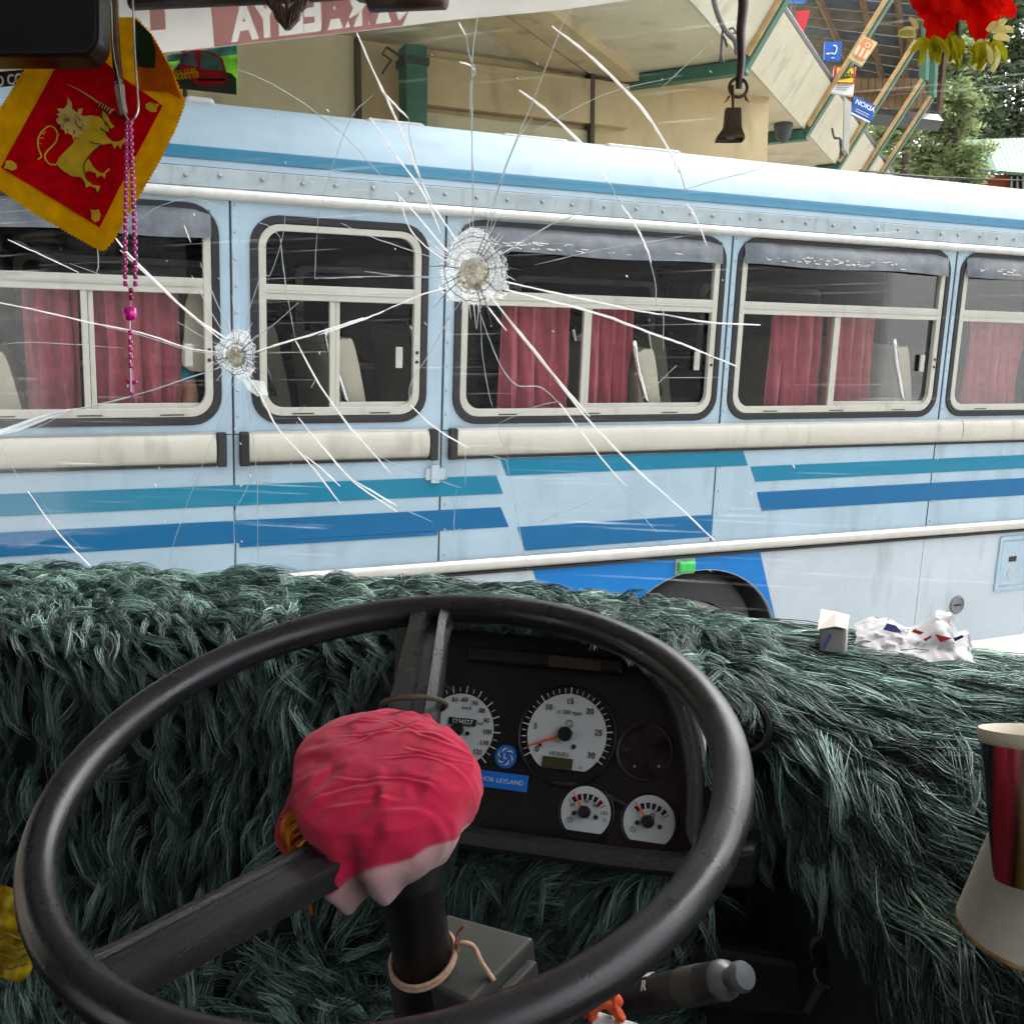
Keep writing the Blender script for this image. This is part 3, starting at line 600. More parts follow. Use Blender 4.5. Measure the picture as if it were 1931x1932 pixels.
for j in range(3): mb.box((-W_ * .35, -.004, -H_ * (.22 + .08 * j)), (W_ * (.34 - .1 * j), 0, -H_ * (.20 + .08 * j)), M)
mb.build('small_print', mat('ink_grey', (.25, .25, .25), .7), t)
t, M, W_, H_ = sign([r3(1088, 478), r3(1188, 528), r3(1170, 602), r3(1070, 570)], 12.6, C_SB, 'shop_sign', 'blue NOKIA sign hanging tilted between the green frames')
Z = lambda y: M @ mat4([1, 0, 0], [0, 1, 0], [0, 0, 1], [0, y, 0])
text_mb('NOKIA', W_ * .30, Z(-.01) @ mat4([1, 0, 0], [0, 1, 0], [0, 0, 1], [0, 0, H_ * .14]), bold=.002).build('lettering', C_SW, t)
mb = MB()
for j in range(2): mb.box((-W_ * .3, -.004, -H_ * (.2 + .12 * j)), (W_ * .34, 0, -H_ * (.17 + .12 * j)), M)
mb.box((-W_ * .5, -.006, -H_ * .56), (W_ * .5, .0, -H_ * .47), M); mb.build('small_print', C_SW, t)
t, M, W_, H_ = sign([r3(1036, 486), r3(1070, 512), r3(1056, 772), r3(1030, 735)], 11.4, mat('pale_board', lin(190, 188, 176), .7, var=.15), 'upright_board', 'pale narrow board standing upright on the fascia near the blue sign', 'board')
mb = MB(); k = lambda x, y: pd(*r3(x, y), 10.6)
for P in ([(972, 640), (985, 690), (1010, 690), (1015, 740), (1030, 780)], [(985, 688), (1018, 700), (1012, 790)]): mb.tube(cat([k(*p) for p in P], 3), .012, 5)
tag(mb.build('bent_wire', MATS['cable_dark']), 'bent dark wire sticking out of the fascia boards', 'wire')

# ------------------------------------------------------------------ house and trees on the right
hs_ = thing('house', 'orange walled house under a pale green roof beyond the trees', 'house', pd(1860, 420, 24))
d1 = 24.; P = lambda u, v, d=d1: pd(u, v, d)
C_GR = mat('roof_green', lin(54, 104, 82), .55, var=.12, scale=.7, dirt=.15); C_OR = mat('wall_orange', lin(166, 76, 42), .8, var=.15, scale=1)
def slab(v, off, name, m, par, smooth=False):
    v = [np.asarray(p) for p in v]; n = np.asarray(off, float); k_ = len(v); w_ = v + [p + n for p in v]
    f = [tuple(range(k_)), tuple(range(2 * k_ - 1, k_ - 1, -1))] + [(i, (i + 1) % k_, k_ + (i + 1) % k_, k_ + i) for i in range(k_)]
    return MB().add(w_, f).build(name, m, par)
slab([P(1842, 330), P(2060, 330), P(2060, 470), P(1842, 470)], (0, 3, 0), 'wall', C_OR, hs_)
ridgeA, ridgeB = P(1855, 263, 26), P(2080, 255, 26); eA, eB = P(1880, 322, 23), P(2090, 340, 23)
for j in range(26):
    a, b = j / 26, (j + .9) / 26; L = lambda p, q, t: p + (q - p) * t
    v = [L(ridgeA, ridgeB, a), L(ridgeA, ridgeB, b), L(eA, eB, b), L(eA, eB, a)]; slab(v, (0, .0, -.06), 'roof_sheet', C_GR, hs_)
slab([P(1855, 263, 26), P(1880, 322, 23), P(1838, 318, 24), P(1765, 266, 28)], (0, 0, -.06), 'roof_sheet', C_GR, hs_)
slab([P(1765, 266, 26.8), P(1842, 322, 23.0), P(1834, 326, 23.0), P(1756, 272, 26.8)], (0, .2, 0), 'barge_board', mat('barge_dark', lin(60, 84, 78), .7), hs_)
slab([P(1790, 305, 25), P(1845, 330, 25), P(1845, 470, 25), P(1790, 470, 25)], (0, 1, 0), 'gable_wall', mat('wall_red_brown', lin(150, 88, 66), .8, var=.15), hs_)
for u in (1907,):
    f = slab([P(u, 334, 23.9), P(u + 34, 335, 23.9), P(u + 34, 356, 23.9), P(u, 355, 23.9)], (0, .08, 0), 'window', mat('win_dark', (.03, .035, .04), .3), hs_)
    for j in range(4): slab([P(u + j * 11 - 1, 333, 23.85), P(u + j * 11 + 1.5, 333, 23.85), P(u + j * 11 + 1.5, 357, 23.85), P(u + j * 11 - 1, 357, 23.85)], (0, .05, 0), 'window_bar', mat('bar_white', (.6, .6, .58), .6), f)
def leaf_mat(name, c):
    return sheet(name, c, .5, var=.45, scale=1.3)
def tree(u, v_base, d, h, r, label, c, nl, leaf, seed, droop=.25):
    rng = np.random.default_rng(seed); base = pd(u, v_base, d); base[2] = 0
    t = thing('tree', label, 'tree', base, group='trees beyond the bus')
    m = leaf_mat('leaf_%d' % seed, c); tk = mat('bark', (.075, .06, .045), .9, var=.3)
    top = base + np.array([rng.normal() * .4, 0, h]); tp = cat([base, base + [.2, .1, h * .4], top], 6); mb = MB(); mb.tube(tp, np.linspace(.22, .03, len(tp)), 8)
    tips = []
    for k_ in range(46):
        q = rng.uniform(.22, 1); s = base + (top - base) * q; a = rng.uniform(0, 2 * math.pi); L = r * (1.08 - q * .75) * rng.uniform(.6, 1.1)
        e = s + np.array([math.cos(a) * L, math.sin(a) * L, L * rng.uniform(-.15, .4)]); mid = (s + e) / 2 + np.array([0, 0, L * .16])
        p = cat([s, mid, e], 4); mb.tube(p, np.linspace(.05, .012, len(p)), 5); tips.append(p)
    mb.build('trunk', tk, t, smooth=True)
    N = nl; pk = rng.integers(0, len(tips), N); tt = rng.uniform(.25, 1.05, N); C = []
    arr = np.array(tips); idx = np.clip(tt * (arr.shape[1] - 1), 0, arr.shape[1] - 1.001); i0 = idx.astype(int); fr_ = (idx - i0)[:, None]
    C = arr[pk, i0] * (1 - fr_) + arr[pk, np.minimum(i0 + 1, arr.shape[1] - 1)] * fr_
    C = C + rng.normal(size=(N, 3)) * np.array([.34, .34, .20]) * (r / 3); C[:, 2] -= droop * np.abs(rng.normal(size=N)) * r * .25
    A = rng.normal(size=(N, 3)); A[:, 2] *= .45; A /= np.linalg.norm(A, axis=1)[:, None]; Bv = rng.normal(size=(N, 3)); Bv -= A * (A * Bv).sum(1)[:, None]; Bv /= np.linalg.norm(Bv, axis=1)[:, None]
    L = leaf * rng.uniform(.6, 1.4, N)[:, None]; V = np.stack([C - A * L, C + Bv * L * .35, C + A * L, C - Bv * L * .35], 1).reshape(-1, 3)
    V = itr(wm(t), V); me = bpy.data.meshes.new('crown'); me.vertices.add(4 * N); me.vertices.foreach_set('co', V.ravel()); me.loops.add(4 * N); me.polygons.add(N)
    me.loops.foreach_set('vertex_index', np.arange(4 * N)); me.polygons.foreach_set('loop_start', np.arange(N) * 4); me.polygons.foreach_set('loop_total', np.full(N, 4)); me.update(); me.materials.append(m)
    o = bpy.data.objects.new('crown', me); COL.objects.link(o); o.parent = t
tree(1690, 330, 21, 8.8, 1.7, 'pale green feathery tree between the steel frames and the house', (.28, .34, .17), 20000, .075, 1)
tree(1785, 340, 21.5, 8.9, 1.2, 'feathery bright green tree below the hanging flowers', (.27, .33, .16), 15000, .075, 2)
tree(1770, 330, 34, 15.5, 4.2, 'tall dark green tree directly behind the yellow flowers', (.20, .26, .15), 22000, .13, 3)
tree(1915, 330, 33, 14.5, 3.6, 'tall dark tree with sky gaps at the right picture edge', (.18, .24, .14), 11000, .13, 4)
tree(2060, 330, 32, 14.0, 4.0, 'tall dark tree standing just past the right edge', (.18, .24, .14), 11000, .13, 5)
tree(1640, 330, 36, 9.5, 4.0, 'low dark tree behind the canopy end', (.13, .19, .10), 14000, .13, 6)
tree(1868, 340, 22.4, 7.6, .5, 'thin leafy sapling in front of the green roof', (.14, .2, .08), 900, .07, 8)
# overhead cable between the posts
mb = MB(); mb.tube(cat([pd(1620, 322, 15), pd(1760, 334, 16), pd(1960, 342, 16)], 6), .012, 5)
tag(mb.build('overhead_cable', MATS['cable_dark']), 'thin overhead cable running low across the trees and house', 'cable')

# ================================================================== our own cab
C_BLACK = mat('cab_black', (.008, .008, .008), .5, var=.2, bump=.08, bscale=300)
C_TRIM = mat('cab_trim', (.022, .018, .017), .6, var=.2, bump=.2, bscale=350)
C_LIN = mat('cab_lining', (.55, .53, .48), .8, var=.1)
Cc = dict(M=M_CAB)
cab = thing('bus_cab', 'dark cab of the bus the picture is taken from with its floor and roof', 'bus cab', (-.5, .2, .8), M_CAB)
K = dict(parent=cab, M=M_CAB)
WF0, WTILT = 1.44, R(4)                              # windshield foot (cab forward) and backward lean
WB = np.array([0, WF0, 1.30]); wup = np.array([0, -math.sin(WTILT), math.cos(WTILT)]); wnr = np.array([0, math.cos(WTILT), math.sin(WTILT)])
M_WS = M_CAB @ mat4([1, 0, 0], wnr, wup, WB)         # glass plane: x right, y outward, z up the glass
WSn = M_WS[:3, 1]; WSo = M_WS[:3, 3]
def ws(u, v, off=0.): return itr(M_WS, plane_hit(u, v, WSo + WSn * off, WSn))
MB().box((-1.75, -6.2, .78), (.62, 1.42, .82)).build('floor', C_BLACK, **K)
MB().box((-1.75, -6.2, 2.72), (.62, 1.38, 2.76)).build('roof_lining', C_LIN, **K)
MB().box((-1.75, 1.30, 2.62), (.62, 1.40, 2.72)).build('header', C_LIN, **K)
MB().box((-1.75, -6.24, .8), (.62, -6.2, 2.76)).build('end_wall', C_TRIM, **K)  # unseen rear closure, added to cut light from behind the camera
MB().box((.52, -6.2, 1.5), (.58, -1.2, 2.74)).build('side_wall', C_TRIM, **K)  # unseen solid stretch without windows, added to darken the cab
MB().box((.52, -6.2, .8), (.58, 1.40, 1.50)).build('side_wall', C_TRIM, **K)
MB().box((.52, 1.22, 1.5), (.58, 1.40, 2.74)).build('pillar', C_TRIM, **K)
MB().box((.52, -.75, 1.5), (.58, -.62, 2.74)).build('pillar', C_TRIM, **K)
MB().box((-1.72, 1.22, .8), (-1.66, 1.40, 2.74)).build('pillar', C_TRIM, **K)
MB().box((-1.72, -6.2, 1.3), (-1.66, -1.6, 2.2)).build('side_wall', C_TRIM, **K)  # left side closed off behind the camera, unseen, added to darken the cab
MB().box((-1.72, -6.2, .8), (-1.66, 1.22, 1.30)).build('side_wall', C_TRIM, **K)
MB().box((-1.72, -6.2, 2.2), (-1.66, 1.22, 2.74)).build('side_wall', C_TRIM, **K)
MB().box((-1.72, -.3, 1.3), (-1.66, .3, 2.2)).build('pillar', C_TRIM, **K)
MB().box((-1.7, 1.36, .3), (.6, 1.46, 1.36)).build('front_wall', C_TRIM, **K)

# ------------------------------------------------------------------ windshield and its cracks
wsh = thing('windshield', 'windshield with two star shaped impacts and long radiating cracks', 'windshield', (-.5, 0, 0), M_WS)
MB().box((-1.70, 0, .02), (.54, .006, 1.36)).build('pane', glass('windshield_glass', (.99, 1, 1), .12, scratch=.21, haze=.0), wsh, M_WS)
C_CRW = sheet('crack_white', (.95, .92, .93), .6); C_CRG = sheet('crack_grey', (.62, .68, .70), .55); C_CRD = mat('crack_dark', (.10, .11, .11), .3)
RG = {'r1': (.3375, .3375, 0, 0), 'r2': (.3552, .3552, 600.3, 0), 'r3': (.3783, .3783, 1200.5, 0), 'r4': (.3552, .3552, 0, 411.6), 'r5': (.3552, .3552, 600.3, 377.3), 'r6': (.3552, .3552, 1245.1, 377.3), 'd': (1, 1, 0, 0)}
PXW = 1.62 / 2000
def crack(rg, P, w, m=None, taper=True, jit=1.0):
    a, b, c, d = RG[rg]; Q = [ws(a * x + c, b * y + d, -.001) for x, y in P]; Q = cat(Q, 5); n = len(Q)
    for i in range(1, n - 1): Q[i] += np.array([random.gauss(0, 1), 0, random.gauss(0, 1)]) * .00022 * jit
    t = np.linspace(0, 1, n); r = w * PXW * .43 * ((.35 + .65 * np.sin(np.pi * np.clip(t * .92 + .04, 0, 1)) ** .6) if taper else np.ones(n))
    r *= RNG.uniform(.75, 1.2, n)
    mb = MB(); mb.tube(Q, r, 5); V = mb.v[0]; V[:, 1] = -.001 + (V[:, 1] + .001) * .45
    mb.build('crack', m or (C_CRW if w >= 3.4 else C_CRG), wsh, M_WS, smooth=True)
for P, w_ in (([(1200, 640), (1000, 500), (720, 230), (605, 95)], 6), ([(1180, 650), (960, 470), (640, 170)], 3.5), ([(1190, 610), (1110, 480), (1020, 305)], 3), ([(1215, 590), (1130, 400), (1065, 240)], 2.5), ([(1260, 610), (1240, 470), (1232, 410)], 1.6),
              ([(1300, 600), (1330, 470), (1370, 350), (1405, 235)], 2), ([(1350, 640), (1450, 570), (1585, 450)], 1.8), ([(1340, 715), (1500, 665), (1750, 590), (1930, 530)], 4.4), ([(1180, 715), (1000, 690), (750, 610), (480, 555), (200, 490), (0, 450), (-80, 430)], 3.4),
              ([(1180, 725), (1000, 700), (750, 622), (560, 580)], 2), ([(1180, 790), (1000, 850), (720, 940), (480, 1000), (250, 1050), (0, 1150), (-60, 1180)], 3.2), ([(400, 1010), (200, 1110), (0, 1175)], 2), ([(1175, 680), (1060, 620), (940, 550)], 1.8),
              ([(1260, 820), (1150, 1120), (1010, 1480), (920, 1740), (880, 1900)], 1.6), ([(1290, 830), (1330, 1050), (1362, 1330), (1370, 1500), (1370, 1900)], 1.8), ([(1362, 1340), (1290, 1480), (1245, 1590), (1255, 1900)], 1.7),
              ([(1310, 830), (1390, 950), (1480, 1120), (1650, 1310), (1812, 1520)], 4.2), ([(1620, 1260), (1720, 1340), (1808, 1425)], 3.6), ([(1570, 650), (1700, 890), (1850, 1100), (1930, 1190), (2080, 1360)], 4.6), ([(1490, 110), (1505, 250), (1525, 400), (1570, 650)], 2.6),
              ([(1515, -10), (1500, 110), (1440, 295), (1410, 300)], 1.8), ([(45, 115), (230, 200), (420, 290)], 3.6), ([(370, 240), (560, 310), (720, 380)], 1.6), ([(0, 1180), (60, 1310), (150, 1450)], 2), ([(150, 1450), (310, 1670), (475, 1840), (520, 1890)], 4.6),
              ([(980, 40), (1015, 130)], 3.4), ([(0, 675), (150, 660), (450, 675), (660, 690)], 1.5), ([(1690, 0), (1675, 290), (1700, 320), (1930, 315)], 2), ([(1370, 20), (1440, 50), (1490, 105)], 1.8), ([(1680, 850), (1650, 905)], 1.8), ([(520, 150), (525, 250), (515, 290)], 3.2),
              ([(1585, 1060), (1700, 1200), (1850, 1370), (1930, 1440), (2110, 1560)], 4.4), ([(1585, 1060), (1590, 1030), (1620, 990)], 1.4)): crack('r4', P, w_)
for P, w_ in (([(350, 590), (560, 500), (720, 460)], 3.4), ([(0, 718), (200, 650), (350, 590)], 4), ([(190, 1490), (420, 1625)], 4.4), ([(420, 1625), (610, 1712)], 1.7), ([(270, 1325), (400, 1400), (600, 1475), (760, 1530)], 1.8), ([(1000, 285), (1200, 150), (1400, 65)], 3), ([(1150, 345), (1500, 265), (1930, 195)], 1.6),
              ([(890, 480), (1100, 750), (1300, 990), (1440, 1150)], 5), ([(960, 570), (1150, 800), (1330, 1040), (1480, 1220), (1700, 1440), (1930, 1645), (2125, 1830)], 4.2), ([(880, 540), (940, 620), (1000, 695)], 4), ([(840, 540), (900, 720), (980, 900), (1060, 985), (1180, 995), (1280, 1080)], 2.2), ([(1280, 1080), (1400, 1240), (1550, 1430), (1635, 1520)], 3.8),
              ([(860, 560), (870, 800), (900, 1000), (925, 1100)], 1.6), ([(780, 510), (700, 620), (600, 800), (490, 980), (490, 1090)], 2), ([(490, 1090), (620, 1210), (800, 1320)], 3.4), ([(800, 1320), (1010, 1385)], 1.5), ([(940, 420), (1100, 460), (1400, 525), (1700, 590), (1930, 625)], 3.6), ([(960, 470), (1200, 530), (1500, 610), (1800, 720), (1930, 765), (2220, 885)], 4.8),
              ([(700, 335), (480, 265), (240, 180), (115, 120)], 2), ([(690, 410), (450, 405), (0, 415)], 2), ([(700, 415), (480, 408), (245, 380)], 1.8), ([(1555, 1450), (1700, 1650), (1795, 1765)], 1.6), ([(1000, 1385), (1050, 1650), (1090, 1860), (1115, 1960)], 1.6), ([(945, 1190), (1010, 1380)], 1.6), ([(780, 1325), (780, 1530)], 2.2),
              ([(1280, 1070), (1150, 1100), (950, 1190)], 1.4), ([(735, 1540), (720, 1740), (760, 1745)], 1.5), ([(1755, 300), (1790, 450), (1795, 550), (1830, 600), (1830, 800)], 2), ([(1900, 880), (1680, 1090)], 1.5), ([(1600, 1530), (1400, 1620), (1180, 1710)], 1.2), ([(1690, 1470), (1745, 1600)], 1.2)): crack('r5', P, w_)
for P, w_ in (([(205, 175), (290, 370), (380, 560), (460, 740), (530, 920), (600, 1080)], 5.2), ([(600, 1080), (740, 1285), (800, 1352)], 4), ([(275, 625), (400, 810), (560, 1030), (660, 1260)], 4), ([(410, 1020), (520, 1140), (680, 1330), (740, 1380)], 4), ([(425, 1040), (480, 1200), (550, 1290), (690, 1400)], 3.4), ([(345, 490), (410, 560), (480, 630)], 4), ([(480, 630), (490, 750), (560, 1000), (640, 1180)], 2),
              ([(850, 60), (820, 300), (815, 600), (820, 1000), (822, 1290)], 3), ([(745, 120), (785, 190)], 3.6), ([(785, 190), (800, 290), (835, 380), (810, 440), (805, 620)], 2.6), ([(1340, 50), (1280, 170), (1130, 560), (1010, 840), (930, 1080), (880, 1270)], 2.2), ([(1135, 625), (1050, 760), (960, 1000), (905, 1260)], 2), ([(1240, 140), (1420, 280), (1620, 470), (1750, 620), (1860, 800), (1915, 920)], 5.4),
              ([(1065, 480), (1200, 580), (1420, 790), (1550, 980)], 5.2), ([(1550, 980), (1600, 1080)], 2), ([(1610, 1090), (1690, 1210), (1750, 1340), (1765, 1400)], 4), ([(10, 610), (140, 720), (370, 975)], 1.7), ([(290, 505), (180, 620), (80, 870), (0, 1150)], 1.7), ([(1095, 730), (1500, 510), (1930, 400)], 1.3), ([(750, 330), (800, 345), (830, 375)], 3.6)): crack('r2', P, w_)
for P, w_ in (([(200, 810), (240, 940), (250, 1010)], 2), ([(250, 1015), (290, 1080), (350, 1225)], 3.8), ([(70, 490), (240, 330), (380, 205)], 1.7), ([(240, 945), (450, 885), (640, 840)], 1.6), ([(160, 790), (340, 660)], 1.2)): crack('r3', P, w_)
for P, w_ in (([(0, 605), (250, 650), (530, 665)], 3.8),): crack('r6', P, w_)
crack('r1', [(1310, 380), (1500, 460), (1700, 580), (1900, 740)], 2)
crack('r1', [(750, 1250), (900, 1150), (1080, 1110), (1250, 1160)], 1.4)
def impact(u, v, rpx, seed):
    rng = np.random.default_rng(seed); c = ws(u, v, -.0015); rad = rpx * PXW
    # crushed glass: an uneven disc of tiny tilted facets
    N = 900; mb = MB(); mg = MB()
    for k_ in range(N):
        q = rng.random() ** .62; a = rng.uniform(0, 2 * math.pi); r_ = rad * q * (1 + .16 * math.sin(3 * a + seed) + .08 * math.sin(7 * a)); x, z = c[0] + r_ * math.cos(a), c[2] + r_ * math.sin(a)
        s = rad * rng.uniform(.02, .05) * (1.15 - .4 * q); th = a + math.pi / 2 + rng.normal() * .5; L = s * rng.uniform(1, 3.2)
        dx, dz = math.cos(th) * L, math.sin(th) * L; ex, ez = -math.sin(th) * s * .3, math.cos(th) * s * .3; y = c[1] - rng.uniform(0, .002)
        (mb if rng.random() < .62 else mg).add([(x - dx, y, z - dz), (x + ex, y - rng.uniform(0, .002), z + ez), (x + dx, y, z + dz), (x - ex, y + .0005, z - ez)], [(0, 1, 2, 3)])
    for m_, mm in ((mb, C_CRW), (mg, C_CRG)):
        o = m_.build('crushed_glass', mm, wsh, M_WS); o['kind'] = 'stuff'
    MB().flat([(c[0] + rad * .95 * (1 + .12 * math.sin(3 * t + seed) + .07 * rng.normal()) * math.cos(t), c[2] + rad * .95 * (1 + .12 * math.sin(3 * t + seed) + .07 * rng.normal()) * math.sin(t)) for t in np.linspace(0, 2 * math.pi, 41)[:-1]], [], .0004).build('frosted_zone', sheet('frosted', (.78, .82, .84), .6, alpha=.28), wsh, M_WS @ mat4([1, 0, 0], [0, 1, 0], [0, 0, 1], [0, -.0006, 0]))
    for ring in range(6):
        r_ = rad * (.45 + .1 * ring); n = 40; a0 = rng.uniform(0, 6); P = [(c[0] + r_ * (1 + .05 * rng.normal() * .6) * math.cos(a0 + t), c[1] - .001, c[2] + r_ * (1 + .05 * rng.normal() * .6) * math.sin(a0 + t)) for t in np.linspace(0, rng.uniform(2.5, 5.5), n)]
        MB().tube(P, .00055, 4).build('ring_crack', C_CRG if ring % 2 else C_CRD, wsh, M_WS)
    for k_ in range(34):
        a = rng.uniform(0, 6.28); r0, r1 = rad * .4, rad * rng.uniform(.9, 1.7); MB().tube([(c[0] + r_ * math.cos(a + j), c[1] - .001, c[2] + r_ * math.sin(a + j)) for r_, j in ((r0, 0), ((r0 + r1) / 2, .04 * rng.normal()), (r1, .05 * rng.normal()))], [.0008, .0006, .0002], 4).build('short_crack', C_CRW if k_ % 3 else C_CRD, wsh, M_WS)
    # sandy filler in the middle
    G = []
    for q in np.linspace(0, 1, 7):
        G.append([(c[0] + (rad * .47 * q) * (1 + .12 * math.sin(3 * t + seed) + .06 * rng.normal()) * math.cos(t), c[1] - .0035 * (1 - q * q) - .001 + .0006 * rng.normal(), c[2] - rad * .12 + rad * .47 * q * .95 * (1 + .06 * rng.normal()) * math.sin(t)) for t in np.linspace(0, 2 * math.pi, 29)[:-1]])
    mb = MB(); mb.grid(G, True); mb.build('filler', sheet('impact_filler', lin(200, 194, 178), .5, var=.4, scale=260), wsh, M_WS)
impact(893, 508, 62, 3); impact(446, 668, 44, 5)
# lens shaped delaminated patches
for P in ([(446, 700), (470, 715), (500, 720), (508, 745), (488, 748), (470, 735)], [(0, 812), (60, 790), (130, 772), (150, 770), (100, 788), (40, 812), (0, 822)]):
    MB().flat([(ws(*p)[0], ws(*p)[2]) for p in P], [], .0008).build('loose_layer', sheet('loose_layer', (.75, .8, .82), .6, alpha=.4), wsh, M_WS @ mat4([1, 0, 0], [0, 1, 0], [0, 0, 1], [0, -.0025, 0]))
# small chips and stuck specks
for _ in range(46):
    u, v = random.uniform(20, 1500), random.uniform(100, 1050); L = random.uniform(2, 9); a = random.uniform(.7, 1.9)
    crack('d', [(u, v), (u + L * math.cos(a), v + L * math.sin(a))], random.uniform(1.5, 3.2), C_CRW if random.random() < .6 else C_CRG)

# film strip with the mirrored destination, poster
TXT = lambda x, z, y=-.0: M_WS @ mat4([1, 0, 0], [0, 1, 0], [0, 0, 1], [x, y, z])
st_ = thing('sun_strip', 'white film strip with pink reversed lettering across the windshield top', 'film strip', ws(700, 40), M_WS)
P = [(306, 101), (452, 85.5), (672, 61.5), (760, 51), (857, 39), (1055, 21), (1204, 0), (1400, -28), (1400, -150), (-260, -150), (-260, 160)]
MB().flat([(ws(*p)[0], ws(*p)[2]) for p in P], [], .0006).build('film', sheet('film_white', (.60, .595, .57), .75, alpha=.86, var=.04), st_, M_WS @ TXT(0, 0, -.003) @ np.linalg.inv(M_WS) if False else TXT(0, 0, -.003))
C_PINK = sheet('film_pink', lin(228, 190, 188), .75, alpha=.9, var=.06)
a = ws(398, 60); b = ws(772, 30)
q = [(ws(*p)[0], ws(*p)[2]) for p in ((396, -60), (408, 90), (672, 61.5), (762, 50), (775, 20), (775, -90))]
QP = q
q = [(ws(*p)[0], ws(*p)[2]) for p in ((283, -60), (288, 60), (317, 57), (310, -60))]
MB().flat(q, [], .0004).build('pink_band', C_PINK, st_, TXT(0, 0, -.0045))
q = [(ws(*p)[0], ws(*p)[2]) for p in ((-150, 150), (60, 128), (60, 60), (-150, 60))]
MB().flat(q, [], .0004).build('pink_band', C_PINK, st_, TXT(0, 0, -.0045))
xl, xr = ws(432, 60)[0], ws(775, 30)[0]; zb = ws(440, 84)[2]; zt = ws(440, 14)[2]
c_ = bpy.data.curves.new('t', 'FONT'); c_.body = 'ARAELIYA'; c_.size = (zt - zb) * 1.36; c_.align_x = 'CENTER'; c_.align_y = 'CENTER'; c_.offset = .003; c_.resolution_u = 3
o_ = bpy.data.objects.new('t', c_); me_ = bpy.data.meshes.new_from_object(o_); bm = bmesh.new(); bm.from_mesh(me_); bmesh.ops.remove_doubles(bm, verts=bm.verts[:], dist=1e-6)
nx = {}
for e in bm.edges:
    if len(e.link_faces) == 1: a, b = e.verts[0].index, e.verts[1].index; nx.setdefault(a, []).append(b); nx.setdefault(b, []).append(a)
bm.verts.ensure_lookup_table(); loops = []; seen = set(); kx_ = (xr - xl) / ((zt - zb) * 1.36 * 4.95)
for a in list(nx):
    if a in seen: continue
    lp = [a]; seen.add(a); p_ = None; cur = a
    while True:
        nn_ = [x for x in nx[cur] if x != p_ and (x not in seen)]
        if not nn_: break
        p_, cur = cur, nn_[0]; lp.append(cur); seen.add(cur)
    loops.append([(-bm.verts[i].co.x * kx_ + (xl + xr) / 2 - .005, bm.verts[i].co.y + (zb + zt) / 2) for i in lp])
bm.free(); bpy.data.objects.remove(o_)
MB().flat(QP, loops, .0004).build('pink_band', C_PINK, st_, TXT(0, 0, -.0045))
ps = thing('bus_sticker', 'windshield sticker picturing a red coach on a road with yellow lettering', 'sticker', ws(390, 175), M_WS)
sq = lambda P: [(ws(*p)[0], ws(*p)[2]) for p in P]
MB().flat(sq([(318, 104), (450, 86), (449, 180), (318, 166)]), [], .0006).build('backing', sheet('st_grass', lin(150, 196, 100), .65, var=.35, scale=40), ps, TXT(0, 0, -.002))
MB().flat(sq([(318, 104), (450, 86), (450, 104), (318, 118)]), [], .0004).build('distant_hills', sheet('st_hill', lin(140, 180, 200), .65, var=.5, scale=60), ps, TXT(0, 0, -.0028))
MB().flat(sq([(326, 135), (344, 116), (368, 122), (440, 140), (449, 150), (449, 180), (318, 166), (318, 140)]), [], .0004).build('road', sheet('st_road', lin(96, 96, 98), .6), ps, TXT(0, 0, -.0036))
MB().flat(sq([(322, 138), (345, 115), (347, 116), (325, 142)]), [], .0004).build('road_line', sheet('st_white', (.8, .8, .8), .5), ps, TXT(0, 0, -.0042))
MB().flat(sq([(343, 108), (352, 100), (378, 95), (405, 100), (424, 112), (430, 135), (431, 158), (400, 165), (378, 162), (345, 140)]), [], .0004).build('coach_body', sheet('st_red', lin(226, 70, 72), .65, var=.2, scale=40), ps, TXT(0, 0, -.0048))
MB().flat(sq([(344, 108), (352, 102), (374, 98), (376, 128), (345, 122)]), [], .0003).build('coach_side_glass', sheet('st_glass', lin(130, 142, 150), .6, var=.5, scale=80), ps, TXT(0, 0, -.0054))
MB().flat(sq([(382, 100), (402, 104), (420, 114), (426, 135), (384, 132)]), [], .0003).build('coach_windscreen', sheet('st_glass2', lin(120, 164, 156), .6, var=.4, scale=60), ps, TXT(0, 0, -.0054))
MB().flat(sq([(378, 150), (430, 150), (430, 154), (378, 154)]), [], .0003).build('coach_bumper', sheet('st_dark', lin(60, 30, 32), .4), ps, TXT(0, 0, -.0054))
a = ws(346, 152); text_mb('0773534711', .0125, TXT(a[0], a[2] + .004, -.006), mirror=True, bold=.0002).build('lettering', sheet('st_yel', lin(240, 210, 30), .5), ps)
a = ws(345, 145); text_mb('0522 220800', .0105, TXT(a[0], a[2] + .004, -.006), mirror=True).build('lettering', MATS['st_yel'], ps)
tb = thing('destination_board', 'dark route board reading TO COL partly hidden by the pennant', 'sign', ws(20, 150), M_WS)
MB().flat(sq([(-120, 150), (60, 132), (60, 160), (-120, 178)]), [], .004).build('board', mat('board_black', (.02, .02, .025), .5), tb, TXT(0, 0, -.006))
a = ws(24, 150); text_mb('TO COL', .021, TXT(a[0], a[2] - .003, -.0075), bold=.0006).build('lettering', C_SW, tb)

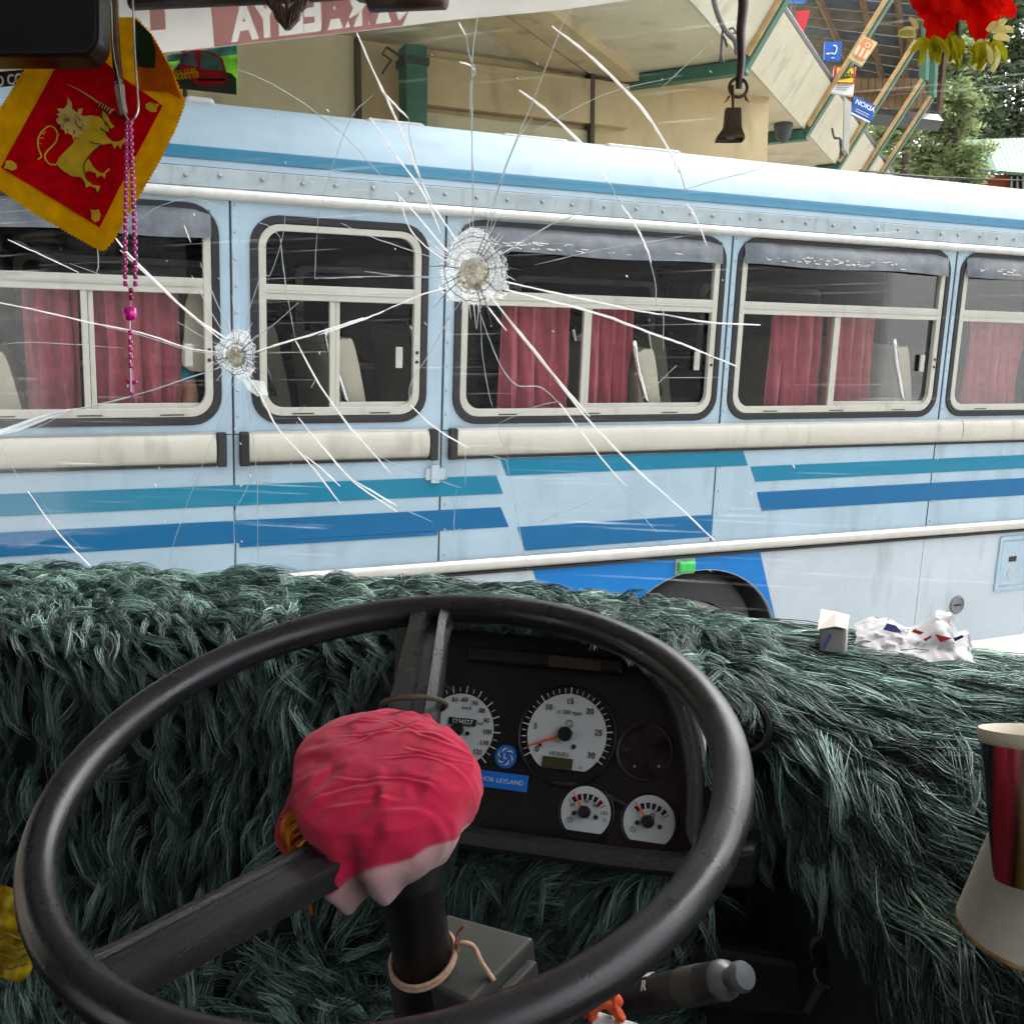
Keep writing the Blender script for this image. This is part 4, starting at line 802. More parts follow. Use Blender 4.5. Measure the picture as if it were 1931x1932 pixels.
# ------------------------------------------------------------------ steering wheel (axis nearly upright, as in a bus)
WC = np.array([-.316, .643, 1.739]); wn_ = nrm([.007, -.2906, .957])
wxv = nrm(np.cross([0, 1, 0], wn_)); wyv = np.cross(wn_, wxv)
M_WH = M_CAB @ mat4(wxv, wyv, wn_, WC)               # wheel plane: x right, y away from the driver, z along the axis to the driver
C_RIM = mat('wheel_black', (.016, .016, .018), .30, var=.15, scale=30, bump=.06, bscale=500, spec=.6)
C_SPK = mat('spoke_grey', (.022, .022, .024), .3, var=.15, scale=20, bump=.15, bscale=600, spec=.6)
wh = thing('steering_wheel', 'large black two spoke bus steering wheel seen from the driver seat', 'steering wheel', (0, 0, -.06), M_WH)
RO, RT = .2318, .0134
t = np.linspace(0, 2 * math.pi, 129)[:-1]; MB().tube(np.stack([RO * np.cos(t), RO * np.sin(t), 0 * t], 1), RT, 18, closed=True).build('rim', C_RIM, wh, M_WH, smooth=True)
def wpl(u, v, h=0.): return itr(M_WH, plane_hit(u, v, tr(M_WH, [0, 0, h]), M_WH[:3, 2]))
def spoke(ang, r0, r1, w0, w1, h0, h1, gr=-.005):
    d = np.array([math.cos(ang), math.sin(ang), 0]); s = np.array([-d[1], d[0], 0]); G = []
    # channel section: two rounded ridges with a groove between, deep sides
    sec = [(-1, -.013), (-1, -.001), (-.93, .004), (-.55, .006), (-.46, .002), (-.40, gr), (.05, gr), (.12, .002), (.2, .006), (.92, .005), (1, .0), (1, -.013)]
    n = 14
    for k_ in range(n + 1):
        q = k_ / n; r = r0 + (r1 - r0) * q; w_ = w0 + (w1 - w0) * q; h = h0 + (h1 - h0) * q
        if q > .9: w_ *= 1 + (q - .9) * 2.2
        G.append([d * r + s * (w_ * a) + np.array([0, 0, h + b]) for a, b in sec])
    mb = MB(); mb.grid(G); mb.build('spoke', C_SPK, wh, M_WH, smooth=True, auto=50)
a1 = wpl(815, 1150); a2 = wpl(205, 1835)
spoke(math.atan2(a1[1], a1[0]), .060, RO - .004, .021, .017, -.016, .002)
spoke(math.atan2(a2[1], a2[0]), .060, RO - .004, .0195, .0175, -.030, .002, .0035)
MB().lathe([(.034, -.085), (.042, -.06), (.046, -.045), (.046, -.025), (.042, -.02), (0, -.018)], M_WH, 32, capb=False, capt=False).build('hub', C_RIM, wh, smooth=True, auto=40)
MB().lathe([(.0225, -.50), (.0225, -.10), (.026, -.095), (.026, -.05)], M_WH, 28, capt=False).build('column', mat('column_black', (.006, .006, .0065), .42, spec=.5), wh, smooth=True)
# hub cover of pink cloth
hc = thing('hub_cover', 'pink cloth cap with pale turned hem tied over the wheel hub', 'cloth cover', (0, 0, -.03), M_WH)
M_HC = M_WH @ mat4([1, 0, 0], [0, 1, 0], [0, 0, 1], [-.006, -.003, 0])
def cloth_pt(t, q):
    """t angle, q 0 top centre .. 1 hem; a limp cap with a flat tilted top, creases and one turned-up fold"""
    lobe = 1 + .06 * math.cos(t - 3.5) + .08 * math.cos(2 * (t - 2.7)) + .04 * math.sin(3 * t + .6) + .02 * math.sin(5 * t)
    if q < .55:
        s = q / .55; r = (.064) * s ** .95 * lobe; z = .012 * (1 - s ** 3.2) + .002 + .006 * math.cos(t - 1.4) * s
    else:
        s = (q - .55) / .45; r = (.064 + .005 * math.sin(s * math.pi) - (.016 + .012 * s) * s * s) * lobe; z = .002 + .006 * math.cos(t - 1.4) - .050 * s
        fold = math.sin(7 * t + 1.5 * math.sin(2 * t)) * .0032 * s + math.sin(15 * t + 2) * .0012 * s; r += fold
        sag = .5 + .5 * math.cos(t - 4.25); z -= .020 * s * sag; r += .010 * s * sag
        k_ = math.exp(-((t - 3.9) / .8) ** 2); r += .013 * k_ * (1 / (1 + math.exp(-(s - .36) * 40)) - .15 * s) - .006 * k_ * math.exp(-((s - .30) / .08) ** 2); k2 = math.exp(-((t - 4.80) / .11) ** 2); r -= .016 * k2 * s; r += .008 * math.exp(-((t - 4.60) / .10) ** 2) * s + .006 * math.exp(-((t - 5.05) / .16) ** 2) * s
    x, y = r * math.cos(t), r * math.sin(t); a = x * .45 + y * .9
    n1 = fbm((x, y, z), 13); m_ = min(1, q / .4)
    w_ = (.0016 * math.sin(a * 150 + 7 * n1) * max(0, .35 + fbm((x + 3, y, z), 17)) + .0018 * n1 + .0007 * math.sin(x * 260 - y * 90 + 6 * n1)) * m_
    return (x * (1 + .05 * n1 * m_), y * (1 + .05 * n1 * m_), z + w_)
CREASE = [(random.uniform(-.05, .055), random.uniform(-.25, .6), random.uniform(-.05, .03), random.uniform(.02, .07), random.uniform(.0006, .0016), random.uniform(.0012, .0030)) for _ in range(17)]
_cp = cloth_pt
def cloth_pt(t, q):
    x, y, z = _cp(t, q); d = 0
    for b, m_, x0_, L_c, A_, w_c in CREASE:
        g = (y - (b + m_ * x + .004 * math.sin(x * 70 + b * 300))) / w_c
        if abs(g) < 3 and x0_ - .01 < x < x0_ + L_c + .01: d += A_ * (math.exp(-g * g) - .8 * math.exp(-(g - 1.3) ** 2)) * min(1, max(0, (x - x0_ + .01) / .02)) * min(1, max(0, (x0_ + L_c + .01 - x) / .02))
    k_ = min(1, q / .1); rr = math.hypot(x, y) + 1e-6; e = 0 if q < .5 else min(1, (q - .5) / .15)
    return (x + d * k_ * e * x / rr, y + d * k_ * e * y / rr, z + d * k_ * (1 - .6 * e))
NT, NQ = 220, 110; G = [[cloth_pt(2 * math.pi * i / NT, .004 + .996 * j / NQ) for i in range(NT)] for j in range(NQ + 1)]
C_PK = mat('cloth_pink', lin(204, 16, 66), .95, var=.05, scale=80, bump=.3, bscale=1500, sheen=.2)
nt_ = C_PK.node_tree; b_ = nt_.nodes['Principled BSDF']; src = b_.inputs['Base Color'].links[0].from_socket; at_ = nt_.nodes.new('ShaderNodeAttribute'); at_.attribute_name = 'hem'; mx_ = nt_.nodes.new('ShaderNodeMix'); mx_.data_type = 'RGBA'
nt_.links.new(at_.outputs['Fac'], mx_.inputs['Factor']); nt_.links.new(src, mx_.inputs['A']); mx_.inputs['B'].default_value = lin(206, 160, 158); nt_.links.new(mx_.outputs['Result'], b_.inputs['Base Color'])
o = MB().add(np.array(G).reshape(-1, 3), [(j * NT + i, j * NT + (i + 1) % NT, (j + 1) * NT + (i + 1) % NT, (j + 1) * NT + i) for j in range(NQ) for i in range(NT)] + [tuple(range(NT))]).build('cloth', C_PK, hc, M_HC, smooth=True)
hv = []
for j in range(NQ + 1):
    for i in range(NT):
        t = 2 * math.pi * i / NT; lim = .90 + .03 * math.sin(2 * t + .7) - .20 * max(0, math.cos(t - 5.4)) ** 2 + .015 * math.sin(11 * t); hv.append(min(1, max(0, (.004 + .996 * j / NQ - lim) / .018)))
at_ = o.data.attributes.new('hem', 'FLOAT', 'POINT'); at_.data.foreach_set('value', hv)
sm_ = o.modifiers.new('solid', 'SOLIDIFY'); sm_.thickness = .0012
for k_ in range(11):
    a = R(random.uniform(206, 240)); z_ = random.uniform(-.012, -.03); e_ = random.uniform(.03, .055)
    MB().tube(cat([(math.cos(a) * .056, math.sin(a) * .056, z_), (math.cos(a) * .072, math.sin(a) * .072, z_ - .006), (math.cos(a + .06) * .074, math.sin(a + .06) * .074, z_ - e_ * .6), (math.cos(a + random.uniform(-.1, .1)) * .071, math.sin(a) * .071, z_ - e_)], 4), random.uniform(.0009, .0022), 6).build('tassel_thread', mat('tassel_gold', lin(196, 116, 14), .3, metal=.5, var=.5, scale=160), hc, M_HC, smooth=True)
def wear(m, lo, hi, sc):
    nt = m.node_tree; b = nt.nodes['Principled BSDF']; n = nt.nodes.new('ShaderNodeTexNoise'); n.inputs['Scale'].default_value = sc; n.inputs['Detail'].default_value = 6; tc = nt.nodes.new('ShaderNodeTexCoord'); nt.links.new(tc.outputs['Object'], n.inputs['Vector'])
    mr = nt.nodes.new('ShaderNodeMapRange'); mr.inputs[1].default_value = .3; mr.inputs[2].default_value = .7; mr.inputs[3].default_value = lo; mr.inputs[4].default_value = hi; nt.links.new(n.outputs['Fac'], mr.inputs[0]); nt.links.new(mr.outputs[0], b.inputs['Roughness'])
wear(C_RIM, .18, .42, 14); wear(C_SPK, .14, .36, 18); wear(C_BLUE, .25, .55, 3); wear(C_MOULD, .3, .6, 5)
# cord round the upper spoke
sp = a1[:2] / np.linalg.norm(a1[:2]); sn = np.array([-sp[1], sp[0]]); c0 = sp * .098
P = [(*(c0 + sn * .0255 * math.cos(q) - sp * .01 * math.sin(q)), -.013 + .014 * math.sin(q)) for q in np.linspace(0, 2 * math.pi, 25)[:-1]]
tag(MB().tube(P, .0022, 8, closed=True).build('cord_loop', mat('cord_khaki', lin(84, 78, 62), .9), None, M_WH, smooth=True), 'dark cord looped round the upper wheel spoke', 'cord')
# string on the column with its knot
sg = thing('column_string', 'pale braided string knotted round the steering column', 'string', (0, 0, -.2), M_WH)
C_STR = mat('string_pale', lin(196, 160, 134), .9, var=.25, scale=300)
for r_, z in ((.0250, -.172), (.0252, -.1755)):
    P = [(r_ * math.cos(q), r_ * math.sin(q), z + .006 * math.sin(q + .5)) for q in np.linspace(0, 2 * math.pi, 41)[:-1]]
    MB().tube(P, .0018, 8, closed=True).build('loop', C_STR, sg, M_WH, smooth=True)
kx, ky = .0245, .008
MB().tube(cat([(kx, ky, -.17), (kx + .005, ky, -.16), (kx + .014, ky + .002, -.163), (kx + .022, ky - .004, -.171), (kx + .034, ky - .012, -.178)], 5), .0019, 8).build('tail', C_STR, sg, M_WH, smooth=True)
MB().tube(cat([(kx, ky, -.165), (kx + .002, ky - .002, -.158), (kx + .004, ky, -.150), (kx + .010, ky, -.142)], 5), .0009, 6).build('tail', mat('string_red', lin(200, 90, 80), .9), sg, M_WH, smooth=True)
# grey box on the column
def whp(u, v, h): return wpl(u, v, h)
q = [whp(*p, -.178) for p in ((843, 1722), (1007, 1768), (885, 1892), (722, 1812))]
cbx = thing('column_box', 'flat grey metal box clamped to the steering column', 'box', (.05, 0, -.3), M_WH)
zt_ = -.178
C_BOX = mat('box_grey', lin(66, 68, 64), .45, var=.1, scale=30)
V = [(p[0], p[1], zt_) for p in q] + [(p[0], p[1], zt_ - .09) for p in q]
MB().add(V, [(0, 1, 2, 3), (7, 6, 5, 4), (0, 4, 5, 1), (1, 5, 6, 2), (2, 6, 7, 3), (3, 7, 4, 0)]).build('casing', C_BOX, cbx, M_WH, bevel=.003)
e1, e2 = np.array(V[1]), np.array(V[2]); dd = (e1 - np.array(V[0])) * .12
MB().add([e1 * .86 + e2 * .14 + [0, 0, -.012], e1 * .3 + e2 * .7 + [0, 0, -.012], e1 * .3 + e2 * .7 + dd + [0, 0, -.012], e1 * .86 + e2 * .14 + dd + [0, 0, -.012], e1 * .86 + e2 * .14 + [0, 0, -.06], e1 * .3 + e2 * .7 + [0, 0, -.06], e1 * .3 + e2 * .7 + dd + [0, 0, -.06], e1 * .86 + e2 * .14 + dd + [0, 0, -.06]], [(0, 1, 2, 3), (7, 6, 5, 4), (0, 4, 5, 1), (1, 5, 6, 2), (2, 6, 7, 3), (3, 7, 4, 0)]).build('connector', C_BOX, cbx, M_WH, bevel=.002)

# ------------------------------------------------------------------ instrument cluster
TC = R(25); CL0 = pf(1075, 1400, 1.0); cup = np.array([0, math.sin(TC), math.cos(TC)]); cin = np.array([0, math.cos(TC), -math.sin(TC)])
M_CL = M_CAB @ mat4([1, 0, 0], cin, cup, CL0)        # x right, y into the dash, z up the face
CLn = M_CL[:3, 1]
def cl(u, v, off=0.): return itr(M_CL, plane_hit(u, v, tr(M_CL, [0, off, 0]), CLn))
clu = thing('instrument_cluster', 'dark instrument cluster with white dials seen through the wheel', 'instrument cluster', (0, .05, -.1), M_CL)
C_FACE = mat('cluster_face', (.009, .008, .008), .35, var=.2, scale=40, bump=.05, bscale=500)
C_BEZ = mat('cluster_bezel', (.026, .022, .021), .6, var=.2, bump=.35, bscale=420)
x0, x1 = cl(620, 1400)[0], cl(1300, 1480)[0]; z0, z1 = cl(1100, 1588)[2], cl(1050, 1205)[2]
YF = .0
pts = sq_ = [cl(u, v) for u, v in ((900, 1560), (1285, 1608), (1300, 1560), (1296, 1440), (1262, 1330), (1200, 1258), (1120, 1218), (1000, 1200), (800, 1186), (800, 1548))]
outl = [(p[0], p[2]) for p in pts]; oc = cat([(p[0], p[1]) for p in outl], 3, True)
outer = [(x * 1.0 + (.013 if x > 0 else -.01) , z + (-.022 if z < -.05 else .014)) for x, z in oc]
MB().flat([(x * 1.01, z * 1.01) for x, z in oc], [], .004).build('face', C_FACE, clu, M_CL)
# bezel wall standing proud of the face towards the driver
n = len(oc); G = []
for off, P in ((.004, oc), (-.030, [(a[0] * .96 + b[0] * .04, a[1] * .96 + b[1] * .04) for a, b in zip(oc, outer)]), (-.040, [(a[0] * .7 + b[0] * .3, a[1] * .7 + b[1] * .3) for a, b in zip(oc, outer)]), (-.040, [(a[0] * .2 + b[0] * .8, a[1] * .2 + b[1] * .8) for a, b in zip(oc, outer)]), (-.034, outer), (.03, outer)):
    G.append([(p[0], off * (1.5 if p[1] > .06 else 1.), p[1]) for p in P])
mb = MB(); mb.grid(G, True); mb.build('bezel', C_BEZ, clu, M_CL, smooth=True, auto=50)
a, b = cl(885, 1238), cl(1180, 1252); MB().box((a[0], -.012, a[2] - .006), (b[0], -.001, a[2] + .010)).build('warning_lamp_strip', mat('strip_dark', (.012, .012, .014), .25), clu, M_CL, bevel=.003)
a, b = cl(1040, 1262), cl(1140, 1245); MB().box((a[0], -.0145, min(a[2], b[2])), (b[0], -.0125, max(a[2], b[2]) - .002)).build('warning_lamp', mat('lamp_amber_off', (.05, .03, .012), .4), clu, M_CL, bevel=.001)
a = [cl(*p) for p in ((1040, 1478), (1090, 1482), (1130, 1494), (1190, 1524))]
MB().tube(cat([(p[0], -.001, p[2]) for p in a], 5), .0025, 6).build('trim_line', C_BEZ, clu, M_CL, smooth=True)
C_DIAL = mat('dial_white', lin(205, 210, 210), .5, var=.03); C_INK = MATS['ink_black']; C_TICK = C_SW; C_NEED = mat('needle_orange', lin(245, 90, 10), .4); C_KNOB = mat('needle_hub', (.012, .012, .012), .35)
def dial(u, v, r_out, r_face, zcut, label=None):
    c = cl(u, v); X = lambda dx, dz, y: M_CL @ mat4([1, 0, 0], [0, 1, 0], [0, 0, 1], [c[0] + dx, y, c[2] + dz])
    P = [(r_face * math.cos(t), r_face * math.sin(t)) for t in np.linspace(0, 2 * math.pi, 73)[:-1]]
    P = [(x, max(z, -zcut)) for x, z in P]; Q = []
    for p in P:
        if not Q or abs(p[0] - Q[-1][0]) + abs(p[1] - Q[-1][1]) > 1e-6: Q.append(p)
    d = MB().flat(Q, [], .0012).build('dial', C_DIAL, clu, X(0, 0, -.004)); return d, X
def ticks(d, X, a0, a1, n, r0, r1, w, m, every=1, skip=None):
    for k_ in range(n + 1):
        if skip and k_ % skip == 0: continue
        a = R(a0 + (a1 - a0) * k_ / n); dx, dz = math.cos(a), math.sin(a); sx_, sz_ = -dz * w / 2, dx * w / 2
        MB().add([(dx * r0 - sx_, 0, dz * r0 - sz_), (dx * r1 - sx_, 0, dz * r1 - sz_), (dx * r1 + sx_, 0, dz * r1 + sz_), (dx * r0 + sx_, 0, dz * r0 + sz_)], [(0, 1, 2, 3)]).build('tick', m, d, X(0, 0, -.0056))
def nums(d, X, items, r, size):
    for s, a in items: text_mb(s, size, X(math.cos(R(a)) * r, math.sin(R(a)) * r, -.0054), ext=.0001, bold=size * .012).build('numeral', C_INK, d)
def needle(d, X, ang, L, w=.0016, hub=.006):
    a = R(ang); dx, dz = math.cos(a), math.sin(a); sx_, sz_ = -dz * w, dx * w
    MB().add([(-sx_, 0, -sz_), (sx_, 0, sz_), (dx * L + sx_ * .3, 0, dz * L + sz_ * .3), (dx * L - sx_ * .3, 0, dz * L - sz_ * .3), (-sx_, -.0012, -sz_), (sx_, -.0012, sz_), (dx * L + sx_ * .3, -.0012, dz * L + sz_ * .3), (dx * L - sx_ * .3, -.0012, dz * L - sz_ * .3)], [(0, 1, 2, 3), (7, 6, 5, 4), (0, 4, 5, 1), (1, 5, 6, 2), (2, 6, 7, 3), (3, 7, 4, 0)]).build('needle', C_NEED, d, X(0, 0, -.008))
    MB().lathe([(hub, 0), (hub, .005), (hub * .85, .0065), (0, .007)], X(0, 0, -.007) @ mat4([1, 0, 0], [0, 0, 1], [0, -1, 0], [0, 0, 0]), 24, capt=False).build('needle_hub', C_KNOB, d, smooth=True, auto=30)
def dot(d, X, dx, dz, r, m=None):
    MB().lathe([(r, 0), (r, .0006), (0, .0006)], X(dx, dz, -.0054) @ mat4([1, 0, 0], [0, 0, 1], [0, -1, 0], [0, 0, 0]), 14, capt=False).build('dot', m or C_INK, d)
def swirl(par, X, r, m):
    for k_ in range(6):
        P = []
        for t, rr in zip(np.linspace(0, 1.5, 7), np.linspace(1.0, .42, 7)): P.append((r * rr * math.cos(t + k_ * math.pi / 3), r * rr * math.sin(t + k_ * math.pi / 3)))
        for t, rr in zip(np.linspace(1.5, .35, 7), np.linspace(.42, .98, 7)): P.append((r * rr * math.cos(t * .9 + .35 + k_ * math.pi / 3), r * rr * math.sin(t * .9 + .35 + k_ * math.pi / 3)))
        MB().flat(P[:-1], [], .0003).build('emblem_blade', m, par, X)
PXC = np.linalg.norm(cl(1150, 1390) - cl(990, 1370)) / 161.2    # metres per picture unit on the cluster
# tachometer
d, X = dial(1070, 1387, .08 * 1, 74 * PXC, 61 * PXC)
ticks(d, X, 212, -32, 30, 76 * PXC, 84 * PXC, .0007, C_TICK); ticks(d, X, 212, -32, 6, 70 * PXC, 86 * PXC, .0012, C_TICK)
nums(d, X, [(s, 212 - 244 * i / 6) for i, s in enumerate(('0', '5', '10', '15', '20', '25', '30'))], 60 * PXC, 15 * PXC)
text_mb('x 100 rpm', 11 * PXC, X(2 * PXC, 40 * PXC, -.0054), ext=.0001).build('lettering', C_INK, d); text_mb('HOURS', 11 * PXC, X(-8 * PXC, -36 * PXC, -.0054), ext=.0001).build('lettering', C_INK, d)
text_mb('10', 7 * PXC, X(33 * PXC, -55 * PXC, -.0054), ext=.0001).build('lettering', C_INK, d)
a = 54 * PXC; MB().box((-38 * PXC, -.0018, -62 * PXC), (18 * PXC, 0, -42 * PXC), X(0, 0, -.0042)).build('hour_counter', mat('lcd_olive', lin(70, 68, 40), .3), d)
swirl(d, X(4 * PXC, 20 * PXC, -.0056), 8 * PXC, C_INK); dot(d, X, -46 * PXC, -24 * PXC, 3 * PXC); dot(d, X, 17 * PXC, -20 * PXC, 4.5 * PXC); dot(d, X, -10 * PXC, 10 * PXC, 3 * PXC)
needle(d, X, 203, 74 * PXC, 3.2 * PXC, 13 * PXC)
ring = MB(); ring.lathe([(88 * PXC, 0), (90 * PXC, .004), (92 * PXC, .004), (93 * PXC, 0)], X(0, 0, 0) @ mat4([1, 0, 0], [0, 0, 1], [0, -1, 0], [0, 0, 0]), 48, capb=False, capt=False); ring.build('dial_ring', C_FACE, clu, smooth=True)
# speedometer
d, X = dial(868, 1378, .08, 68 * PXC, 60 * PXC)
ticks(d, X, 212, -40, 24, 72 * PXC, 80 * PXC, .0007, C_TICK); ticks(d, X, 212, -40, 12, 70 * PXC, 83 * PXC, .0012, C_TICK)
nums(d, X, [(str(10 * i), 212 - 252 * i / 12) for i in range(13)], 57 * PXC, 12.5 * PXC)
text_mb('km/h', 10 * PXC, X(10 * PXC, 42 * PXC, -.0054), ext=.0001).build('lettering', C_INK, d); text_mb('km', 9 * PXC, X(42 * PXC, 16 * PXC, -.0054), ext=.0001).build('lettering', C_INK, d)
MB().box((-22 * PXC, -.001, 9 * PXC), (33 * PXC, 0, 22 * PXC), X(0, 0, -.0052)).build('odometer', C_INK, d)
text_mb('1234557', 12 * PXC, X(6 * PXC, 15 * PXC, -.0068), ext=.0001).build('numeral', C_TICK, d)
dot(d, X, 19 * PXC, -5 * PXC, 4 * PXC); needle(d, X, 212, 60 * PXC, 3 * PXC, 12 * PXC)
# temperature and fuel gauges
for (u, v, kind) in ((1106, 1537, 't'), (1225, 1555, 'f')):
    d, X = dial(u, v - 4, .05, 45 * PXC, 33 * PXC)
    arc = lambda a0, a1, r0, r1, m, nm: MB().flat([(r1 * math.cos(R(t)), r1 * math.sin(R(t))) for t in np.linspace(a0, a1, 14)] + [(r0 * math.cos(R(t)), r0 * math.sin(R(t))) for t in np.linspace(a1, a0, 14)], [], .0002).build(nm, m, d, X(0, -12 * PXC, -.0050))
    arc(135, 40, 34 * PXC, 44 * PXC, C_INK, 'scale_band')
    if kind == 't': arc(58, 46, 34 * PXC, 44 * PXC, C_SR, 'red_zone')
    def tk(a0, a1, n):
        for k_ in range(n + 1):
            a = R(a0 + (a1 - a0) * k_ / n); p = np.array([math.cos(a), math.sin(a)]); s = np.array([-p[1], p[0]]) * .0007
            MB().add([(*(p * 34 * PXC - s), 0), (*(p * 44 * PXC - s), 0), (*(p * 44 * PXC + s), 0), (*(p * 34 * PXC + s), 0)], [(0, 1, 2, 3)]) if False else MB().add([(q[0], 0, q[1]) for q in (p * 34 * PXC - s, p * 44 * PXC - s, p * 44 * PXC + s, p * 34 * PXC + s)], [(0, 1, 2, 3)]).build('tick', C_TICK, d, X(0, -12 * PXC, -.0056))
    tk(132, 44, 6)
    if kind == 't':
        for s, dx, dz in (('60', -25, 9), ('80', 0, 18), ('100', 18, 14), ('120', 33, 3)): text_mb(s, 9 * PXC, X(dx * PXC, dz * PXC, -.0054), ext=.0001).build('numeral', C_INK, d)
        text_mb('°C', 8 * PXC, X(36 * PXC, -9 * PXC, -.0054), ext=.0001).build('lettering', C_INK, d); needle(d, X, 128, 40 * PXC, 2.4 * PXC, 11 * PXC)
    else:
        for s, dx, dz in (('1/2', 8, 20), ('F', 24, 10)): text_mb(s, 9 * PXC, X(dx * PXC, dz * PXC, -.0054), ext=.0001).build('numeral', C_INK, d)
        MB().flat([(0, 0), (7 * PXC, 0), (7 * PXC, 9 * PXC), (0, 9 * PXC)], [[(1.5 * PXC, 1.5 * PXC), (5.5 * PXC, 1.5 * PXC), (5.5 * PXC, 7.5 * PXC), (1.5 * PXC, 7.5 * PXC)]], .0002).build('pump_symbol', C_INK, d, X(2 * PXC, 6 * PXC, -.0054)); needle(d, X, 130, 40 * PXC, 2.4 * PXC, 11 * PXC)
    dot(d, X, 20 * PXC, -6 * PXC, 4 * PXC); dot(d, X, -20 * PXC, -4 * PXC, 4 * PXC); swirl(d, X(-26 * PXC, -16 * PXC, -.0056), 6 * PXC, C_INK)
    ring = MB(); ring.lathe([(47 * PXC, 0), (48 * PXC, .005), (51 * PXC, .005), (52 * PXC, 0)], X(0, 0, .002) @ mat4([1, 0, 0], [0, 0, 1], [0, -1, 0], [0, 0, 0]), 40, capb=False, capt=False); ring.build('dial_ring', C_FACE, clu, smooth=True)
c = cl(1216, 1418); MB().lathe([(48 * PXC, 0), (50 * PXC, .003), (52 * PXC, 0), (47 * PXC, -.001), (0, -.001)], M_CL @ mat4([1, 0, 0], [0, 0, 1], [0, -1, 0], [c[0], -.001, c[2]]), 40, capb=False, capt=False).build('blank_dial', mat('blank_brown', (.035, .026, .024), .3), clu, smooth=True)
for u in (1197, 1243):
    c = cl(u, 1446); MB().lathe([(.0016, 0), (.001, .0012), (0, .0014)], M_CL @ mat4([1, 0, 0], [0, 0, 1], [0, -1, 0], [c[0], -.002, c[2]]), 8, capt=False).build('pin', C_CHROME, clu)
c = cl(956, 1428); X = lambda y: M_CL @ mat4([1, 0, 0], [0, 1, 0], [0, 0, 1], [c[0], y, c[2]])
bd = MB().lathe([(21 * PXC, 0), (21 * PXC, .001), (0, .001)], X(-.003) @ mat4([1, 0, 0], [0, 0, 1], [0, -1, 0], [0, 0, 0]), 36, capt=False).build('badge', mat('badge_blue', lin(0, 110, 200), .4), clu)
swirl(bd, X(-.0046), 18 * PXC, C_SW); MB().lathe([(9 * PXC, 0), (9 * PXC, .0005), (0, .0005)], X(-.0052) @ mat4([1, 0, 0], [0, 0, 1], [0, -1, 0], [0, 0, 0]), 24, capt=False).build('badge_centre', MATS['badge_blue'], bd)
text_mb('L', 14 * PXC, X(-.0062), ext=.0001, bold=.0002).build('lettering', C_SW, bd)
a, b = cl(888, 1470), cl(996, 1480); lb = MB().box((a[0], -.003, b[2] - 14 * PXC), (b[0], -.001, b[2] + 15 * PXC), M_CL).build('name_plate', mat('plate_blue', lin(20, 120, 225), .4), clu)
text_mb('ASHOK LEYLAND', 11.5 * PXC, M_CL @ mat4([1, 0, 0], [0, 1, 0], [0, 0, 1], [(a[0] + b[0]) / 2, -.0034, b[2]]), ext=.0001, sx=1.08).build('lettering', C_SW, lb)

# ------------------------------------------------------------------ shaggy dash cover: backing sheets and strands
C_BACK = mat('fur_backing', (.006, .010, .009), .95, var=.3)
def fur_mat():
    m = bpy.data.materials.new('fur_green'); m.use_nodes = True; nt = m.node_tree; b = nt.nodes['Principled BSDF']
    at = nt.nodes.new('ShaderNodeAttribute'); at.attribute_name = 'shade'
    rp = nt.nodes.new('ShaderNodeValToRGB'); e = rp.color_ramp.elements; e[0].position = 0; e[0].color = (.008, .020, .018, 1); e[1].position = 1; e[1].color = (.36, .54, .47, 1)
    x = e.new(.55); x.color = (.058, .122, .104, 1)
    nt.links.new(at.outputs['Fac'], rp.inputs[0]); nt.links.new(rp.outputs[0], b.inputs['Base Color'])
    b.inputs['Roughness'].default_value = .42; b.inputs['Specular IOR Level'].default_value = .5; return m
C_FUR = fur_mat()
dash = thing('dash_cover', 'shaggy dark green fur cover spread over the whole dashboard', 'dash cover', (-.5, 1.2, 1.3), M_CAB)
def catgrid(A, n):
    A = np.asarray(A, float); B = np.stack([cat(A[:, j], n) for j in range(A.shape[1])], 1); return np.stack([cat(B[i], n) for i in range(B.shape[0])], 0)
